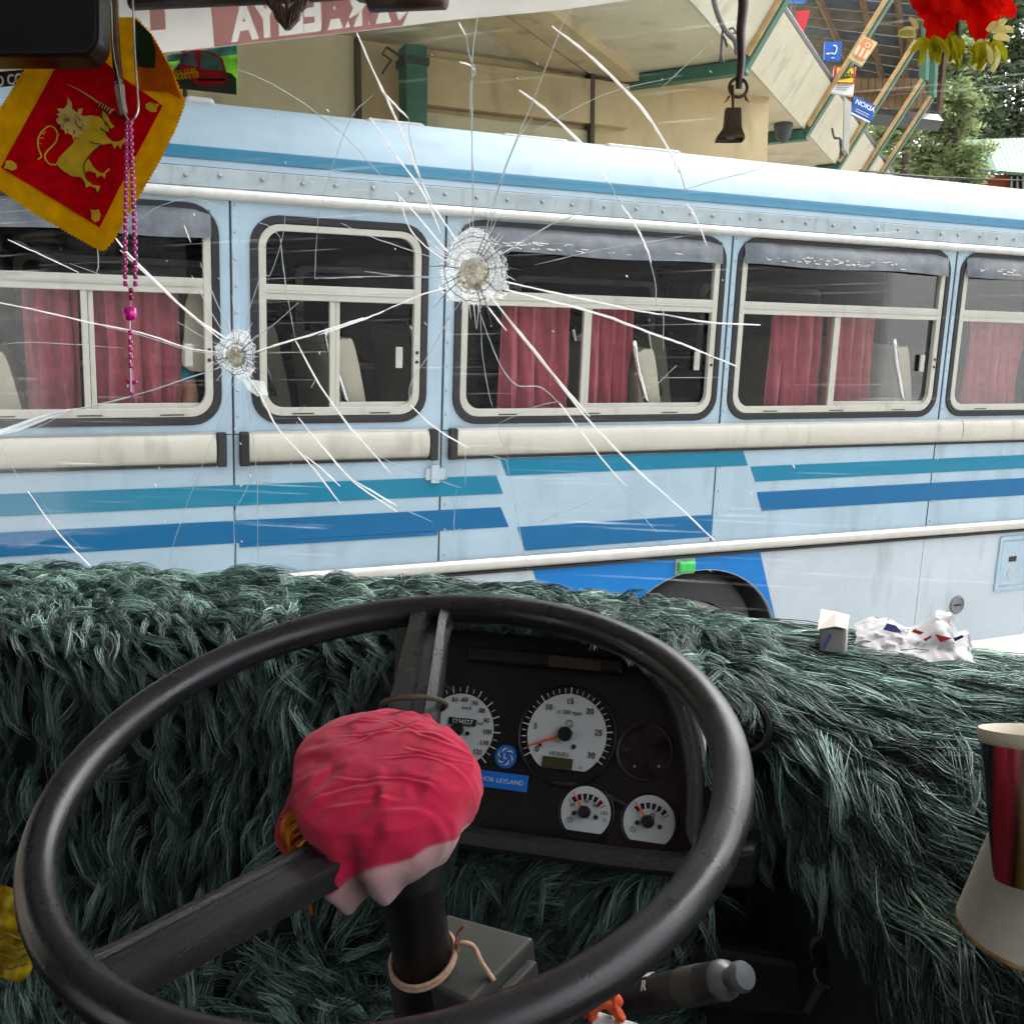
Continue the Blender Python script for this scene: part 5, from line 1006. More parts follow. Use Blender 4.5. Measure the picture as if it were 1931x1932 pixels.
def fur_patch(us, rows, dirs, nclump, L=(.045, .075), k=9, spread=.007, lift=.9, seed=0, rad=.00062, curl=.35, skip=None, density=None, name='fur', grav=.25, spike=0., lenf=None, wave=.34):
    """us: picture columns; rows: list of (v per column, forward f per column); dirs: comb direction (du,dv) per row/column"""
    rng = np.random.default_rng(seed); nr, nc = len(rows), len(us)
    Vv = np.array([r[0] for r in rows], float); Ff = np.array([r[1] for r in rows], float)
    P = np.array([[pf(us[j], Vv[i, j], Ff[i, j]) for j in range(nc)] for i in range(nr)])
    N = 6; Pg = catgrid(P, N); Dg = catgrid(np.array(dirs, float), N); Ug = catgrid(np.stack([np.broadcast_to(np.array(us, float), (nr, nc)), Vv], -1), N)
    # lumpy pile
    H, W = Pg.shape[:2]
    du = np.gradient(Pg, axis=1); dv = np.gradient(Pg, axis=0); nn = np.cross(du, dv); nn /= np.linalg.norm(nn, axis=2)[..., None] + 1e-9
    camc = itr(M_CAB, CAM); sgn = np.sign(((camc - Pg) * nn).sum(-1)); nn *= np.where(sgn == 0, 1, sgn)[..., None]
    MB().grid(Pg - nn * .004).build('backing', C_BACK, dash, M_CAB, smooth=True)
    # clump roots, area weighted
    area = np.linalg.norm(np.cross(du, dv), axis=2)[:-1, :-1].ravel()
    if density is not None: area = area * np.array([[density(*Ug[i, j]) for j in range(W - 1)] for i in range(H - 1)]).ravel()
    cell = rng.choice(len(area), nclump, p=area / area.sum()); ci, cj = cell // (W - 1), cell % (W - 1); a, b = rng.random(nclump), rng.random(nclump)
    def samp(A):
        return (A[ci, cj] * ((1 - a) * (1 - b))[:, None] + A[ci + 1, cj] * (a * (1 - b))[:, None] + A[ci, cj + 1] * ((1 - a) * b)[:, None] + A[ci + 1, cj + 1] * (a * b)[:, None])
    root, nrmv, uv, dr = samp(Pg), samp(nn), samp(Ug), samp(Dg); Eu, Ev = samp(du), samp(dv)
    if skip is not None:
        keep = np.array([not skip(*q) for q in uv]); root, nrmv, uv, dr, Eu, Ev = (x[keep] for x in (root, nrmv, uv, dr, Eu, Ev))
    n = len(root); nrmv /= np.linalg.norm(nrmv, axis=1)[:, None]
    # noise turn of the comb
    turn = np.array([noise.noise(Vector((q[0] / 70. + seed, q[1] / 70., 0))) for q in uv]) * curl * 2.4 + rng.normal(size=n) * curl * .4
    cs, sn_ = np.cos(turn), np.sin(turn); dr = dr / (np.linalg.norm(dr, axis=1)[:, None] + 1e-9); dr = np.stack([dr[:, 0] * cs - dr[:, 1] * sn_, dr[:, 0] * sn_ + dr[:, 1] * cs], 1)
    ue, ve = Eu / (np.linalg.norm(Eu, axis=1)[:, None] + 1e-9), Ev / (np.linalg.norm(Ev, axis=1)[:, None] + 1e-9)
    # picture direction (du,dv) mapped to the sheet through the local picture scale of the sheet's own axes
    ps = lambda A: (np.linalg.norm(A, axis=1) + 1e-9)[:, None]
    t0 = ue * dr[:, :1] + ve * dr[:, 1:]; t0 /= np.linalg.norm(t0, axis=1)[:, None]
    Ln = rng.uniform(L[0], L[1], n) * (np.array([lenf(*q) for q in uv]) if lenf else 1); sd_ = np.cross(nrmv, t0)
    wig = rng.normal(size=n) * .22; ph = rng.uniform(0, 6.28, n); lf = lift * rng.uniform(.6, 1.25, n) + (rng.random(n) < spike) * .6
    clv = rng.normal(size=n) * .22 + np.array([noise.noise(Vector((q[0] / 45., q[1] / 45., seed + 5.))) for q in uv]) * .32
    S = 6; tau = np.linspace(0, 1, S); K_ = k
    # strands: repeat clumps
    idx = np.repeat(np.arange(n), K_); m = len(idx)
    off = (rng.normal(size=(m, 1)) * sd_[idx] + rng.normal(size=(m, 1)) * t0[idx]) * spread
    Ls = Ln[idx] * rng.uniform(.65, 1.12, m); lw = rng.normal(size=m) * .06; lp = rng.uniform(0, 6.28, m); lift_s = lf[idx] * rng.uniform(.7, 1.3, m)
    pts = np.zeros((m, S, 3)); cur = root[idx] + off; pts[:, 0] = cur - nrmv[idx] * .004
    for q in range(1, S):
        x = tau[q]; ang = lift_s * (1 - 1.35 * x); d = t0[idx] * np.cos(ang)[:, None] + nrmv[idx] * np.sin(ang)[:, None]
        sw = (wig[idx] * 1.6 * x + wave * np.sin(ph[idx] + 5.2 * x) + lw * x + .10 * np.sin(lp + 8 * x)); d = d + sd_[idx] * sw[:, None]
        d[:, 2] -= grav * x; d /= np.linalg.norm(d, axis=1)[:, None]; cur = cur + d * (Ls / (S - 1))[:, None]
        pts[:, q] = cur - off * (.86 * x ** .7)        # strands close up to a lock towards the tip
    T = np.gradient(pts, axis=1); T /= np.linalg.norm(T, axis=2)[..., None] + 1e-12
    A = np.cross(T, rng.normal(size=(m, 1, 3))); A /= np.linalg.norm(A, axis=2)[..., None] + 1e-12; Bb = np.cross(T, A)
    rr = rad * rng.uniform(.6, 1.35, m)[:, None] * (np.array([1., 1., .95, .8, .55, .15]))[None]
    V = np.stack([pts + rr[..., None] * (A * math.cos(2.0944 * z) + Bb * math.sin(2.0944 * z)) for z in range(3)], 2)   # m,S,3,3
    V = V.reshape(-1, 3); base = (np.arange(m) * S * 3)[:, None, None] + (np.arange(S - 1) * 3)[None, :, None]
    z = np.arange(3)[None, None, :]; z2 = (z + 1) % 3; F_ = np.stack(np.broadcast_arrays(base + z, base + z2, base + 3 + z2, base + 3 + z), -1).reshape(-1, 4)
    W_ = itr(wm(dash), tr(M_CAB, V)); me = bpy.data.meshes.new(name); nv, nf = len(W_), len(F_)
    me.vertices.add(nv); me.vertices.foreach_set('co', W_.ravel()); me.loops.add(nf * 4); me.polygons.add(nf); me.loops.foreach_set('vertex_index', F_.ravel().astype(np.int32))
    me.polygons.foreach_set('loop_start', np.arange(nf, dtype=np.int32) * 4); me.polygons.foreach_set('loop_total', np.full(nf, 4, np.int32)); me.polygons.foreach_set('use_smooth', np.ones(nf, bool)); me.update()
    at = me.attributes.new('shade', 'FLOAT', 'POINT'); sh = np.clip(.48 + clv[idx] + rng.normal(size=m) * .2, .02, 1)[:, None] * np.ones((1, S)); at.data.foreach_set('value', np.repeat(np.clip(sh, 0, 1).ravel(), 3).astype(np.float32))
    me.materials.append(C_FUR); o = bpy.data.objects.new(name, me); COL.objects.link(o); o.parent = dash; o['kind'] = 'stuff'; return nf * 2
TRI = 0
vt = lambda u: np.interp(u, [-150, 0, 250, 500, 760, 1000, 1200, 1400, 1600, 1931, 2080], [1082, 1084, 1092, 1100, 1112, 1128, 1150, 1182, 1210, 1262, 1285])
# left: dash top, then the face falling away from the light
us = [-160, 0, 200, 400, 560, 700, 800]
TRI += fur_patch(us, [([vt(u) for u in us], [1.37] * 7), ([vt(u) + 42 for u in us], [1.22] * 7), ([vt(u) + 92 for u in us], [1.09] * 7), ([vt(u) + 165 for u in us], [1.045] * 7),
                 ([1430] * 7, [1.05, 1.05, 1.05, 1.04, 1.02, 1.02, 1.02]), ([1650] * 7, [1.05, 1.05, 1.05, 1.02, .99, 1.0, 1.0]), ([1830] * 7, [1.05, 1.05, 1.04, .99, .96, .98, 1.0]), ([2040] * 7, [1.05] * 7)],
    [[(.9, .1), (.9, .1), (.9, .15), (.85, .2), (.8, .2), (.8, .1), (.8, .1)], [(.8, .3)] * 7, [(.6, .7)] * 7, [(.25, 1)] * 7, [(.1, 1), (.1, 1), (.05, 1), (0, 1), (-.1, 1), (-.15, 1), (-.1, 1)], [(0, 1), (0, 1), (0, 1), (-.25, 1), (-.5, 1), (-.5, 1), (-.3, 1)], [(0, 1)] * 3 + [(-.6, 1)] * 2 + [(-.4, 1)] * 2, [(0, 1)] * 7],
    2000, L=(.055, .10), k=26, spread=.0056, rad=.00054, seed=11, curl=.6, spike=.08, density=lambda u, v: 1.6 if v < 1300 else .75)
# middle: over the cluster hood
us = [740, 860, 1000, 1140, 1280, 1400]
TRI += fur_patch(us, [([vt(u) for u in us], [1.37] * 6), ([vt(u) + 24 for u in us], [1.26] * 6), ([vt(u) + 46 for u in us], [1.14] * 6), ([1178, 1180, 1192, 1214, 1262, 1330], [1.05, 1.04, 1.035, 1.03, 1.02, 1.0])],
    [[(.8, .2)] * 6, [(.8, .35)] * 6, [(.7, .6)] * 6, [(.3, .9), (.3, .9), (.4, .8), (.6, .7), (.7, .7), (.6, .8)]], 800, L=(.055, .09), k=26, spread=.0056, rad=.00054, seed=12, curl=.6, spike=.1)
# right: long pile combed down to the right
us = [1330, 1450, 1580, 1720, 1860, 2000, 2140]
hole = lambda u, v: ((u - 1398) / 52) ** 2 + ((v - 1372) / 56) ** 2 < 1
TRI += fur_patch(us, [([vt(u) for u in us], [1.37] * 7), ([vt(u) + 45 for u in us], [1.2, 1.2, 1.2, 1.2, 1.2, 1.18, 1.15]), ([vt(u) + 110 for u in us], [1.06, 1.07, 1.07, 1.06, 1.04, 1.0, .97]), ([1420, 1420, 1425, 1430, 1440, 1450, 1460], [1.0, 1.0, .98, .95, .92, .88, .85]),
                 ([1560, 1560, 1570, 1580, 1590, 1600, 1610], [.99, .98, .93, .88, .84, .80, .77]), ([1710, 1710, 1720, 1720, 1730, 1740, 1750], [1.0, .97, .90, .83, .78, .74, .70]), ([1860, 1860, 1870, 1870, 1880, 1880, 1890], [1.02, .98, .90, .80, .73, .69, .65]), ([2040] * 7, [1.04, 1.0, .92, .78, .69, .64, .60])],
    [[(1, .12)] * 7, [(.95, .25)] * 7, [(.75, .6), (.8, .55), (.9, .4), (.95, .35), (.95, .35), (.9, .35), (.9, .35)], [(.2, 1), (.45, .9), (.7, .7), (.8, .6), (.85, .5), (.85, .5), (.85, .5)], [(.1, 1), (.25, 1), (.55, .85), (.68, .72), (.75, .65), (.75, .65), (.75, .65)],
     [(.05, 1), (.15, 1), (.4, .9), (.58, .8), (.65, .75), (.65, .75), (.65, .75)], [(.05, 1), (.1, 1), (.3, .95), (.42, .9), (.5, .85), (.5, .85), (.5, .85)], [(.05, 1), (.1, 1), (.2, 1), (.3, .95), (.35, .95), (.4, .9), (.4, .9)]],
    1750, L=(.09, .155), k=36, seed=13, curl=.20, lift=.44, spread=.0052, rad=.00056, wave=.42, skip=lambda u, v: hole(u, v) or (v > 1590 and u < 1490 + (v - 1590) * .62), grav=.12, lenf=lambda u, v: .42 if v > 1400 and u < 1520 + (v - 1400) * .5 else 1.)
# below the cluster, curling locks
us = [840, 960, 1080, 1200, 1330]
TRI += fur_patch(us, [([1588, 1594, 1606, 1622, 1640], [.97] * 5), ([1660, 1665, 1675, 1685, 1700], [.955] * 5), ([1760, 1765, 1770, 1780, 1800], [.97] * 5), ([1930] * 5, [1.0] * 5)],
    [[(-.3, 1)] * 5, [(-.6, .8)] * 5, [(-.9, .4)] * 5, [(-.7, .7)] * 5], 600, L=(.055, .095), k=26, spread=.0056, rad=.00054, seed=14, curl=.8)
# left of the column, near the floor
us = [-120, 60, 240, 400, 560, 740]
TRI += fur_patch(us, [([1800, 1790, 1775, 1770, 1770, 1760], [.93, .92, .92, .93, .95, .97]), ([1880] * 6, [.88, .88, .89, .9, .92, .94]), ([2040] * 6, [.84] * 6)],
    [[(.5, .9), (.5, .9), (.5, .9), (.8, .7), (.9, .4), (.9, .2)], [(.3, 1), (.3, 1), (.4, 1), (.6, .8), (.8, .6), (.9, .3)], [(0, 1)] * 6], 480, L=(.055, .095), k=26, spread=.0056, rad=.00054, seed=15, curl=.8)
print('fur triangles', TRI)
# round air vent in the fur and the plain parts of the dash below it
c = pf(1398, 1372, .995); vm = M_CAB @ mat4([1, 0, 0], [0, .5, .866], [0, -.866, .5], c)
av = thing('air_vent', 'round black air vent sunk in the fur beside the wheel', 'air vent', (0, 0, 0), vm)
MB().lathe([(.021, -.05), (.0215, .004), (.024, .009), (.027, .009), (.029, .004), (.029, -.01)], vm, 32, capb=True, capt=False).build('ring', C_BLACK, av, smooth=True, auto=40)
for k_ in (-.008, .0, .008): MB().box((-.02, k_ - .001, -.02), (.02, k_ + .001, -.004), vm).build('vane', C_RUB, av)
ld = thing('lower_dash', 'dark brown lower dash panel with a ledge behind the stalk', 'dash panel', (0, 1., 1.2), M_CAB)
def cabslab(P, f, th, name, m, par, bevel=.004):
    v = [pf(u, v_, f_) for (u, v_), f_ in zip(P, f)]; k_ = len(v); w_ = v + [p + np.array([0, th, 0]) for p in v]
    fs = [tuple(range(k_)), tuple(range(2 * k_ - 1, k_ - 1, -1))] + [(i, (i + 1) % k_, k_ + (i + 1) % k_, k_ + i) for i in range(k_)]
    return MB().add(w_, fs).build(name, m, par, M_CAB, bevel=bevel)
cabslab([(1180, 1640), (1640, 1640), (1680, 2050), (1180, 2050)], [1.0, 1.0, 1.0, 1.0], .03, 'panel', C_BLACK, ld)
cabslab([(1270, 1772), (1560, 1822), (1640, 1846), (1660, 1935), (1270, 1900)], [.955] * 5, .05, 'ledge', mat('ledge_brown', (.026, .016, .015), .5, var=.25, scale=20), ld, .008)
cabslab([(1330, 1610), (1425, 1600), (1420, 1680), (1330, 1676)], [.93] * 4, .06, 'switch_housing', C_TRIM, ld, .006)
cabslab([(700, 1560), (1330, 1640), (1330, 2060), (640, 2060)], [1.03] * 4, .02, 'panel', C_BLACK, ld)

# ------------------------------------------------------------------ stalk, keys, thread, card
CWH = lambda u, v, f: pf(u, v, f)
sk_ = thing('gear_stalk', 'dark column stalk with a pale tip and a white letter R', 'stalk', pf(1170, 1890, .78), M_CAB)
a, b = pf(1150, 1888, .80), pf(1400, 1842, .72); ax = nrm(b - a); L_ = np.linalg.norm(b - a)
up_ = nrm(np.array([0, -.5, .86]) - ax * ax.dot([0, -.5, .86])); sdx = np.cross(up_, ax); M_SK = M_CAB @ mat4(sdx, up_, ax, a)
r0_ = 37 * .73 / 2000
MB().lathe([(r0_ * .6, -.06), (r0_ * .75, 0), (r0_ * .95, L_ * .08), (r0_ * 1.0, L_ * .5), (r0_ * 1.04, L_ * .8), (r0_ * 1.04, L_ * .86)], M_SK, 28, capt=False).build('grip', mat('stalk_black', (.028, .028, .03), .45, bump=.1, bscale=400), sk_, smooth=True, auto=40)
MB().lathe([(r0_ * 1.05, L_ * .60), (r0_ * 1.07, L_ * .61), (r0_ * 1.07, L_ * .73), (r0_ * 1.05, L_ * .74)], M_SK, 28, capb=False, capt=False).build('sleeve', mat('sleeve_olive', (.07, .068, .05), .6), sk_, smooth=True)
MB().lathe([(r0_ * 1.04, L_ * .86), (r0_ * 1.06, L_ * .875), (r0_ * .98, L_ * .90), (r0_ * .6, L_ * .92), (r0_ * .6, L_ * .96), (r0_ * .78, L_ * .97), (r0_ * .8, L_ * 1.0), (r0_ * .66, L_ * 1.02), (0, L_ * 1.025)], M_SK, 28, capb=False, capt=False).build('tip', mat('tip_grey', lin(96, 100, 102), .3), sk_, smooth=True, auto=50)
text_mb('R', .011, M_SK @ mat4([0, 0, 1], nrm([.35, -1, 0]), nrm([1, .35, 0]), [-r0_ * .35, r0_ * 1.0, L_ * .40]), ext=.0002, bold=.0003).build('lettering', C_SW, sk_)
text_mb('FAST', .008, M_SK @ mat4([0, 0, 1], nrm([-.45, -1, 0]), nrm([1, -.45, 0]), [r0_ * .44, r0_ * .96, L_ * .36]), ext=.0002, bold=.0003).build('lettering', C_SW, sk_)
ky = thing('ignition_key', 'small bunch of keys hanging from the ignition lock', 'keys', pf(1565, 1838, .93), M_CAB)
kd = .92; kp = lambda u, v: pf(u, v, kd)
MB().lathe([(.014, -.03), (.016, 0), (.013, .004), (0, .004)], M_CAB @ mat4([1, 0, 0], [0, 0, 1], [0, -1, 0], kp(1560, 1795)), 20, capt=False).build('lock', C_BLACK, ky, smooth=True, auto=40)
c = kp(1562, 1838); MB().tube([c + np.array([.012 * math.cos(t), 0, .012 * math.sin(t)]) for t in np.linspace(0, 6.28, 25)[:-1]], .0011, 6, closed=True).build('ring', C_CHROME, ky, M_CAB, smooth=True)
MB().lathe([(.0105, 0), (.011, .002), (.0105, .004)], M_CAB @ mat4([1, 0, 0], [0, 0, 1], [0, -1, 0], kp(1556, 1812)), 20).build('key_head', mat('key_black', (.02, .02, .02), .4), ky)
for (u0, v0, u1, v1, wdt) in ((1552, 1852, 1520, 1908, .0032), (1572, 1856, 1580, 1925, .0035)):
    a, b = kp(u0, v0), kp(u1, v1); d = nrm(b - a); s = np.cross(d, [0, 1, 0]) * wdt; e = np.array([0, -.002, 0])
    P = [a - s * 1.4, a + s * 1.4, a * .8 + b * .2 + s, b + s * .8, b - s * .8, a * .8 + b * .2 - s]
    MB().add(P + [p + e for p in P], [(0, 1, 2, 3, 4, 5), (11, 10, 9, 8, 7, 6)] + [(i, (i + 1) % 6, 6 + (i + 1) % 6, 6 + i) for i in range(6)]).build('key', mat('key_brass', lin(120, 114, 96), .35, metal=.8), ky, M_CAB)
ot = thing('thread_knot', 'orange thread knot tied at the root of the stalk', 'thread', pf(1140, 1900, .74), M_CAB)
for k_, P in enumerate(([(1105, 1915), (1125, 1890), (1150, 1878), (1165, 1890), (1150, 1905)], [(1120, 1931), (1118, 1905), (1140, 1892), (1160, 1905), (1172, 1925)], [(1165, 1860), (1158, 1885), (1165, 1912), (1178, 1925)])):
    MB().tube(cat([pf(u, v, .735 - .004 * k_) for u, v in P], 5), .0042 if k_ < 2 else .0016, 7).build('thread', mat('thread_orange', lin(220, 92, 50), .85, var=.3, scale=200), ot, M_CAB, smooth=True)
cdt = thing('paper_card', 'pale card with blue handwriting at the bottom edge below the stalk', 'card', pf(1160, 1930, .73), M_CAB)
q = cabslab([(1125, 1908), (1205, 1932), (1225, 2010), (1095, 1990)], [.735, .735, .70, .70], .0006, 'paper', mat('paper_white', lin(210, 212, 214), .8), cdt, 0)
for (u, v) in ((1150, 1922), (1172, 1928), (1165, 1936)):
    MB().tube(cat([pf(u - 4, v + 3, .7325), pf(u + 1, v - 3, .7335), pf(u + 5, v + 2, .7325), pf(u, v + 6, .7315)], 4), .0005, 5).build('writing', mat('ink_blue', lin(70, 84, 160), .6), cdt, M_CAB)

# ------------------------------------------------------------------ yellow cloth at the left edge
G = []
for j in range(16):
    row = []
    for i in range(16):
        u = -70 + 9 * i; v = 1675 + 11.5 * j; f_ = .86 + .012 * math.sin(i * .9 + j * .5) + .006 * math.sin(j * 1.7)
        e = 0 if i < 15 else 6 * math.sin(j * 1.1); row.append(pf(u + e - .12 * (j - 4) ** 2 * (i / 15), v + 6 * math.sin(i * .6), f_))
    G.append(row)
yc = thing('yellow_cloth', 'yellow embroidered cloth hanging at the lower picture edge beside the wheel', 'cloth', pf(10, 1840, .86), M_CAB)
MB().grid(G).build('cloth', mat('cloth_yellow', lin(200, 168, 10), .85, var=.2, scale=60), yc, M_CAB, smooth=True)
for j in range(4):
    P = [pf(-20 + 18 * k_, 1768 + 18 * j + 6 * math.sin(k_ * 2.2 + j), .845) for k_ in range(5)]; MB().tube(cat(P, 4), .0012, 5).build('stitching', mat('stitch_gold', lin(120, 108, 20), .7), yc, M_CAB)

# ------------------------------------------------------------------ cups on the right
def at_cam(u, v, d): return itr(M_CAB, pd(u, v, d))
c = pd(1978, 1392, .60); r_ = 122 * .60 / 2000; pc = thing('paper_cup', 'glossy dark paper cup with red, gold and blue bands at the right edge', 'cup', c - np.array([0, 0, .092]))
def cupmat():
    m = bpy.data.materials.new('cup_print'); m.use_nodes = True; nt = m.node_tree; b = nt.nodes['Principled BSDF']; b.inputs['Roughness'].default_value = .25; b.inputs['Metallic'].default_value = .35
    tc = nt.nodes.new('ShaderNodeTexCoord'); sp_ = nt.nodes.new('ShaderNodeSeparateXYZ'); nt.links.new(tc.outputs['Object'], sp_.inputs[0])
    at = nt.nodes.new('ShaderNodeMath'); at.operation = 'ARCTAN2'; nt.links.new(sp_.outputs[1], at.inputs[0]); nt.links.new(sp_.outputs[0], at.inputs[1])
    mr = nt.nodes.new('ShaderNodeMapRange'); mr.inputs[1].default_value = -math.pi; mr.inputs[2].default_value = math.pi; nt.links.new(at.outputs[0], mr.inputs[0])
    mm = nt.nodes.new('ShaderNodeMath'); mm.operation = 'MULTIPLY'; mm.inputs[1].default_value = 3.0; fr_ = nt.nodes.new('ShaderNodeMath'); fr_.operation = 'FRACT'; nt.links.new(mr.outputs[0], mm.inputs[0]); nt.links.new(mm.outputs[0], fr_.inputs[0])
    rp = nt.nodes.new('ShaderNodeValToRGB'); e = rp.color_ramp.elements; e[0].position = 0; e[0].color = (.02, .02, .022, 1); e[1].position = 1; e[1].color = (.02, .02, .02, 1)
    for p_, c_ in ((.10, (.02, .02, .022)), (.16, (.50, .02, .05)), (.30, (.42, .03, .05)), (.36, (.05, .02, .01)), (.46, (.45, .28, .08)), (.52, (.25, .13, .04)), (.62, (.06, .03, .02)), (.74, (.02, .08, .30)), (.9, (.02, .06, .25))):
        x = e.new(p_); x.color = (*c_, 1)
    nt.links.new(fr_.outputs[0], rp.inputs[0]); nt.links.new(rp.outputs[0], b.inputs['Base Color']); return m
cz_ = nrm([.02, .20, 1]); cy_ = nrm(np.cross(cz_, [1, 0, 0])); M_CUP = mat4(np.cross(cy_, cz_), cy_, cz_, c)
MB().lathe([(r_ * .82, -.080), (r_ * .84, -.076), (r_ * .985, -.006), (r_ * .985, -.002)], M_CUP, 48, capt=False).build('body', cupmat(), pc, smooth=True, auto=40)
MB().lathe([(r_ * .985, -.004), (r_ * 1.02, -.003), (r_ * 1.035, .001), (r_ * 1.01, .004), (r_ * .97, .002), (r_ * .95, -.004), (r_ * .83, -.07), (0, -.07)], M_CUP, 48, capb=False, capt=False).build('rim', mat('cup_cream', lin(222, 214, 190), .6), pc, smooth=True, auto=60)
# off-white flared holder below it
c2 = c + np.array([0.014, .012, -.040]); ch = thing('cup_holder', 'off white flared paper cup turned upside down with a brown stained rim', 'cup', c2 - np.array([0, 0, .12]))
M_CH = mat4([1, 0, 0], nrm([0, 1, .1]), nrm([0, -.1, 1]), c2)
C_CHD = mat('holder_white', lin(206, 201, 188), .7, var=.06, scale=30)
MB().lathe([(r_ * .80, .0), (r_ * .92, -.025), (r_ * 1.32, -.084)], M_CH, 56, capt=False, capb=True).build('wall', C_CHD, ch, smooth=True, auto=50)
MB().lathe([(r_ * 1.32, -.084), (r_ * 1.335, -.086), (r_ * 1.30, -.088), (r_ * 1.0, -.090), (r_ * .9, -.097), (r_ * .7, -.099), (0, -.10)], M_CH, 56, capb=False, capt=False).build('stained_rim', mat('stain_brown', lin(170, 118, 62), .7, var=.35, scale=60, col2=lin(205, 176, 130)), ch, smooth=True)

# ------------------------------------------------------------------ plastic bag and box lying on the dash
bgth = thing('plastic_bag', 'crumpled white plastic bag with red and blue print lying on the dash', 'bag', pf(1700, 1240, 1.3), M_CAB)
def bagtop(t): return np.interp(t, [0, .12, .3, .45, .55, .68, .78, .86, .93, 1], [1176, 1164, 1170, 1184, 1178, 1152, 1158, 1194, 1188, 1220])
G = []
for j in range(34):
    row = []; q = j / 33
    for i in range(60):
        t = i / 59; u = 1612 + 222 * t; vb = vt(u) + 26; v = vb + (bagtop(t) - vb) * math.sin(q * math.pi / 2) if q < .5 else vb + (bagtop(t) - vb) * math.sin(min(1, q + .0) * math.pi / 2)
        f_ = 1.22 + .10 * q; p = pf(u, v, f_); n_ = fbm(p, 22) * .006 + abs(fbm(p + 7, 45)) * .004; row.append(p + np.array([n_, -n_ * 1.6, n_ * .8]))
    G.append(row)
C_BAG = sheet('bag_white', (.55, .54, .56), .35, var=.05)
MB().grid(G).build('film', C_BAG, bgth, M_CAB, smooth=True, auto=38)
def bagprint(P, m, nm):
    Q = []
    for (u, v) in P: Q.append(pf(u, v, 1.205))
    k_ = len(Q); MB().add(Q, [tuple(range(k_))]).build(nm, m, bgth, M_CAB)
bagprint([(1664, 1188), (1690, 1194), (1700, 1192), (1688, 1180), (1672, 1176)], mat('print_blue', lin(92, 92, 160), .6), 'print'); bagprint([(1718, 1192), (1734, 1198), (1742, 1193), (1724, 1187)], mat('print_red', lin(186, 46, 36), .6), 'print')
bagprint([(1762, 1196), (1772, 1212), (1796, 1204), (1778, 1200)], MATS['print_red'], 'print'); bagprint([(1740, 1206), (1754, 1199), (1757, 1202), (1744, 1210)], MATS['print_red'], 'print'); bagprint([(1796, 1204), (1814, 1198), (1817, 1202), (1800, 1210)], mat('print_navy', lin(40, 40, 90), .6), 'print')
cb = thing('small_carton', 'small open white carton beside the plastic bag on the dash', 'carton', pf(1570, 1225, 1.2), M_CAB)
a = pf(1543, 1240, 1.19); b = pf(1596, 1186, 1.19); MB().box((a[0], 1.19, a[2] - .02), (b[0], 1.25, b[2])).build('body', mat('carton_white', lin(160, 152, 147), .8, var=.06), cb, M_CAB, bevel=.003)
MB().add([(a[0] - .002, 1.185, b[2] - .002), (b[0] * .6 + a[0] * .4, 1.18, b[2] + .004), (b[0] * .5 + a[0] * .5, 1.25, b[2] + .006), (a[0] - .002, 1.25, b[2] + .008)], [(0, 1, 2, 3)]).build('flap', MATS['carton_white'], cb, M_CAB)
MB().add([(b[0] * .6 + a[0] * .4, 1.18, b[2] + .004), (b[0] + .001, 1.183, b[2] + .001), (b[0] + .001, 1.25, b[2] + .003), (b[0] * .5 + a[0] * .5, 1.25, b[2] + .006)], [(0, 1, 2, 3)]).build('flap', MATS['carton_white'], cb, M_CAB)
MB().add([(a[0] * .62 + b[0] * .38, 1.188, b[2] - .006), (a[0] * .52 + b[0] * .48, 1.188, b[2] - .008), (a[0] * .78 + b[0] * .22, 1.188, b[2] - .026), (a[0] * .86 + b[0] * .14, 1.188, b[2] - .022)], [(0, 1, 2, 3)]).build('print', MATS['print_blue'], cb, M_CAB)

# ------------------------------------------------------------------ rear-view mirror, bar and things hanging from it
mr_ = thing('rear_view_mirror', 'black back of the rear view mirror at the top left corner', 'mirror', pd(60, 100, .80))
Mm = mat4([1, 0, 0], nrm(c2w(0, 0, 1)), nrm(c2w(0, -1, 0)), pd(0, 0, .80)); k_ = .80 / 2000
outl = rrect((-330 - CX + CX) * k_, 188 * k_, -108 * k_, 60 * k_, 38 * k_)
MB().flat(outl, [], .022).build('shell', mat('mirror_black', (.006, .005, .007), .35, var=.3, scale=60), mr_, Mm, bevel=.009)
MB().flat(rrect(-326 * k_, 183 * k_, -103 * k_, 55 * k_, 34 * k_), [rrect(-310 * k_, 176 * k_, -96 * k_, 48 * k_, 30 * k_)], .002).build('bezel', C_RUB, mr_, Mm @ mat4([1, 0, 0], [0, 1, 0], [0, 0, 1], [0, -.002, 0]))
MB().tube([tr(Mm, [-100 * k_, .02, 50 * k_]), tr(Mm, [-100 * k_, .3, 300 * k_])], .01, 8).build('arm', C_RUB, mr_, smooth=True)
hb = thing('header_rail', 'dark brown padded rail along the windshield top', 'rail', pd(560, 0, 1.0))
MB().tube([pd(250, 4, 1.03), pd(420, -4, 1.0), pd(560, -10, .98), pd(840, -32, .93)], .008, 12).build('rail', mat('rail_brown', (.05, .035, .03), .5, var=.3, scale=40), hb, smooth=True)
MB().tube([pd(700, -2, .92), pd(838, -8, .90)], .0115, 12).build('sleeve', mat('sleeve_brown', (.06, .025, .02), .45, var=.3, scale=40), hb, smooth=True)
MB().tube([pd(690, -2, .95), pd(690, -60, .95)], .01, 8).build('bracket', MATS['rail_brown'], hb, smooth=True)
wg = thing('wing_ornament', 'small brown carved pair of wings hanging at the windshield top', 'ornament', pd(540, 50, .95))
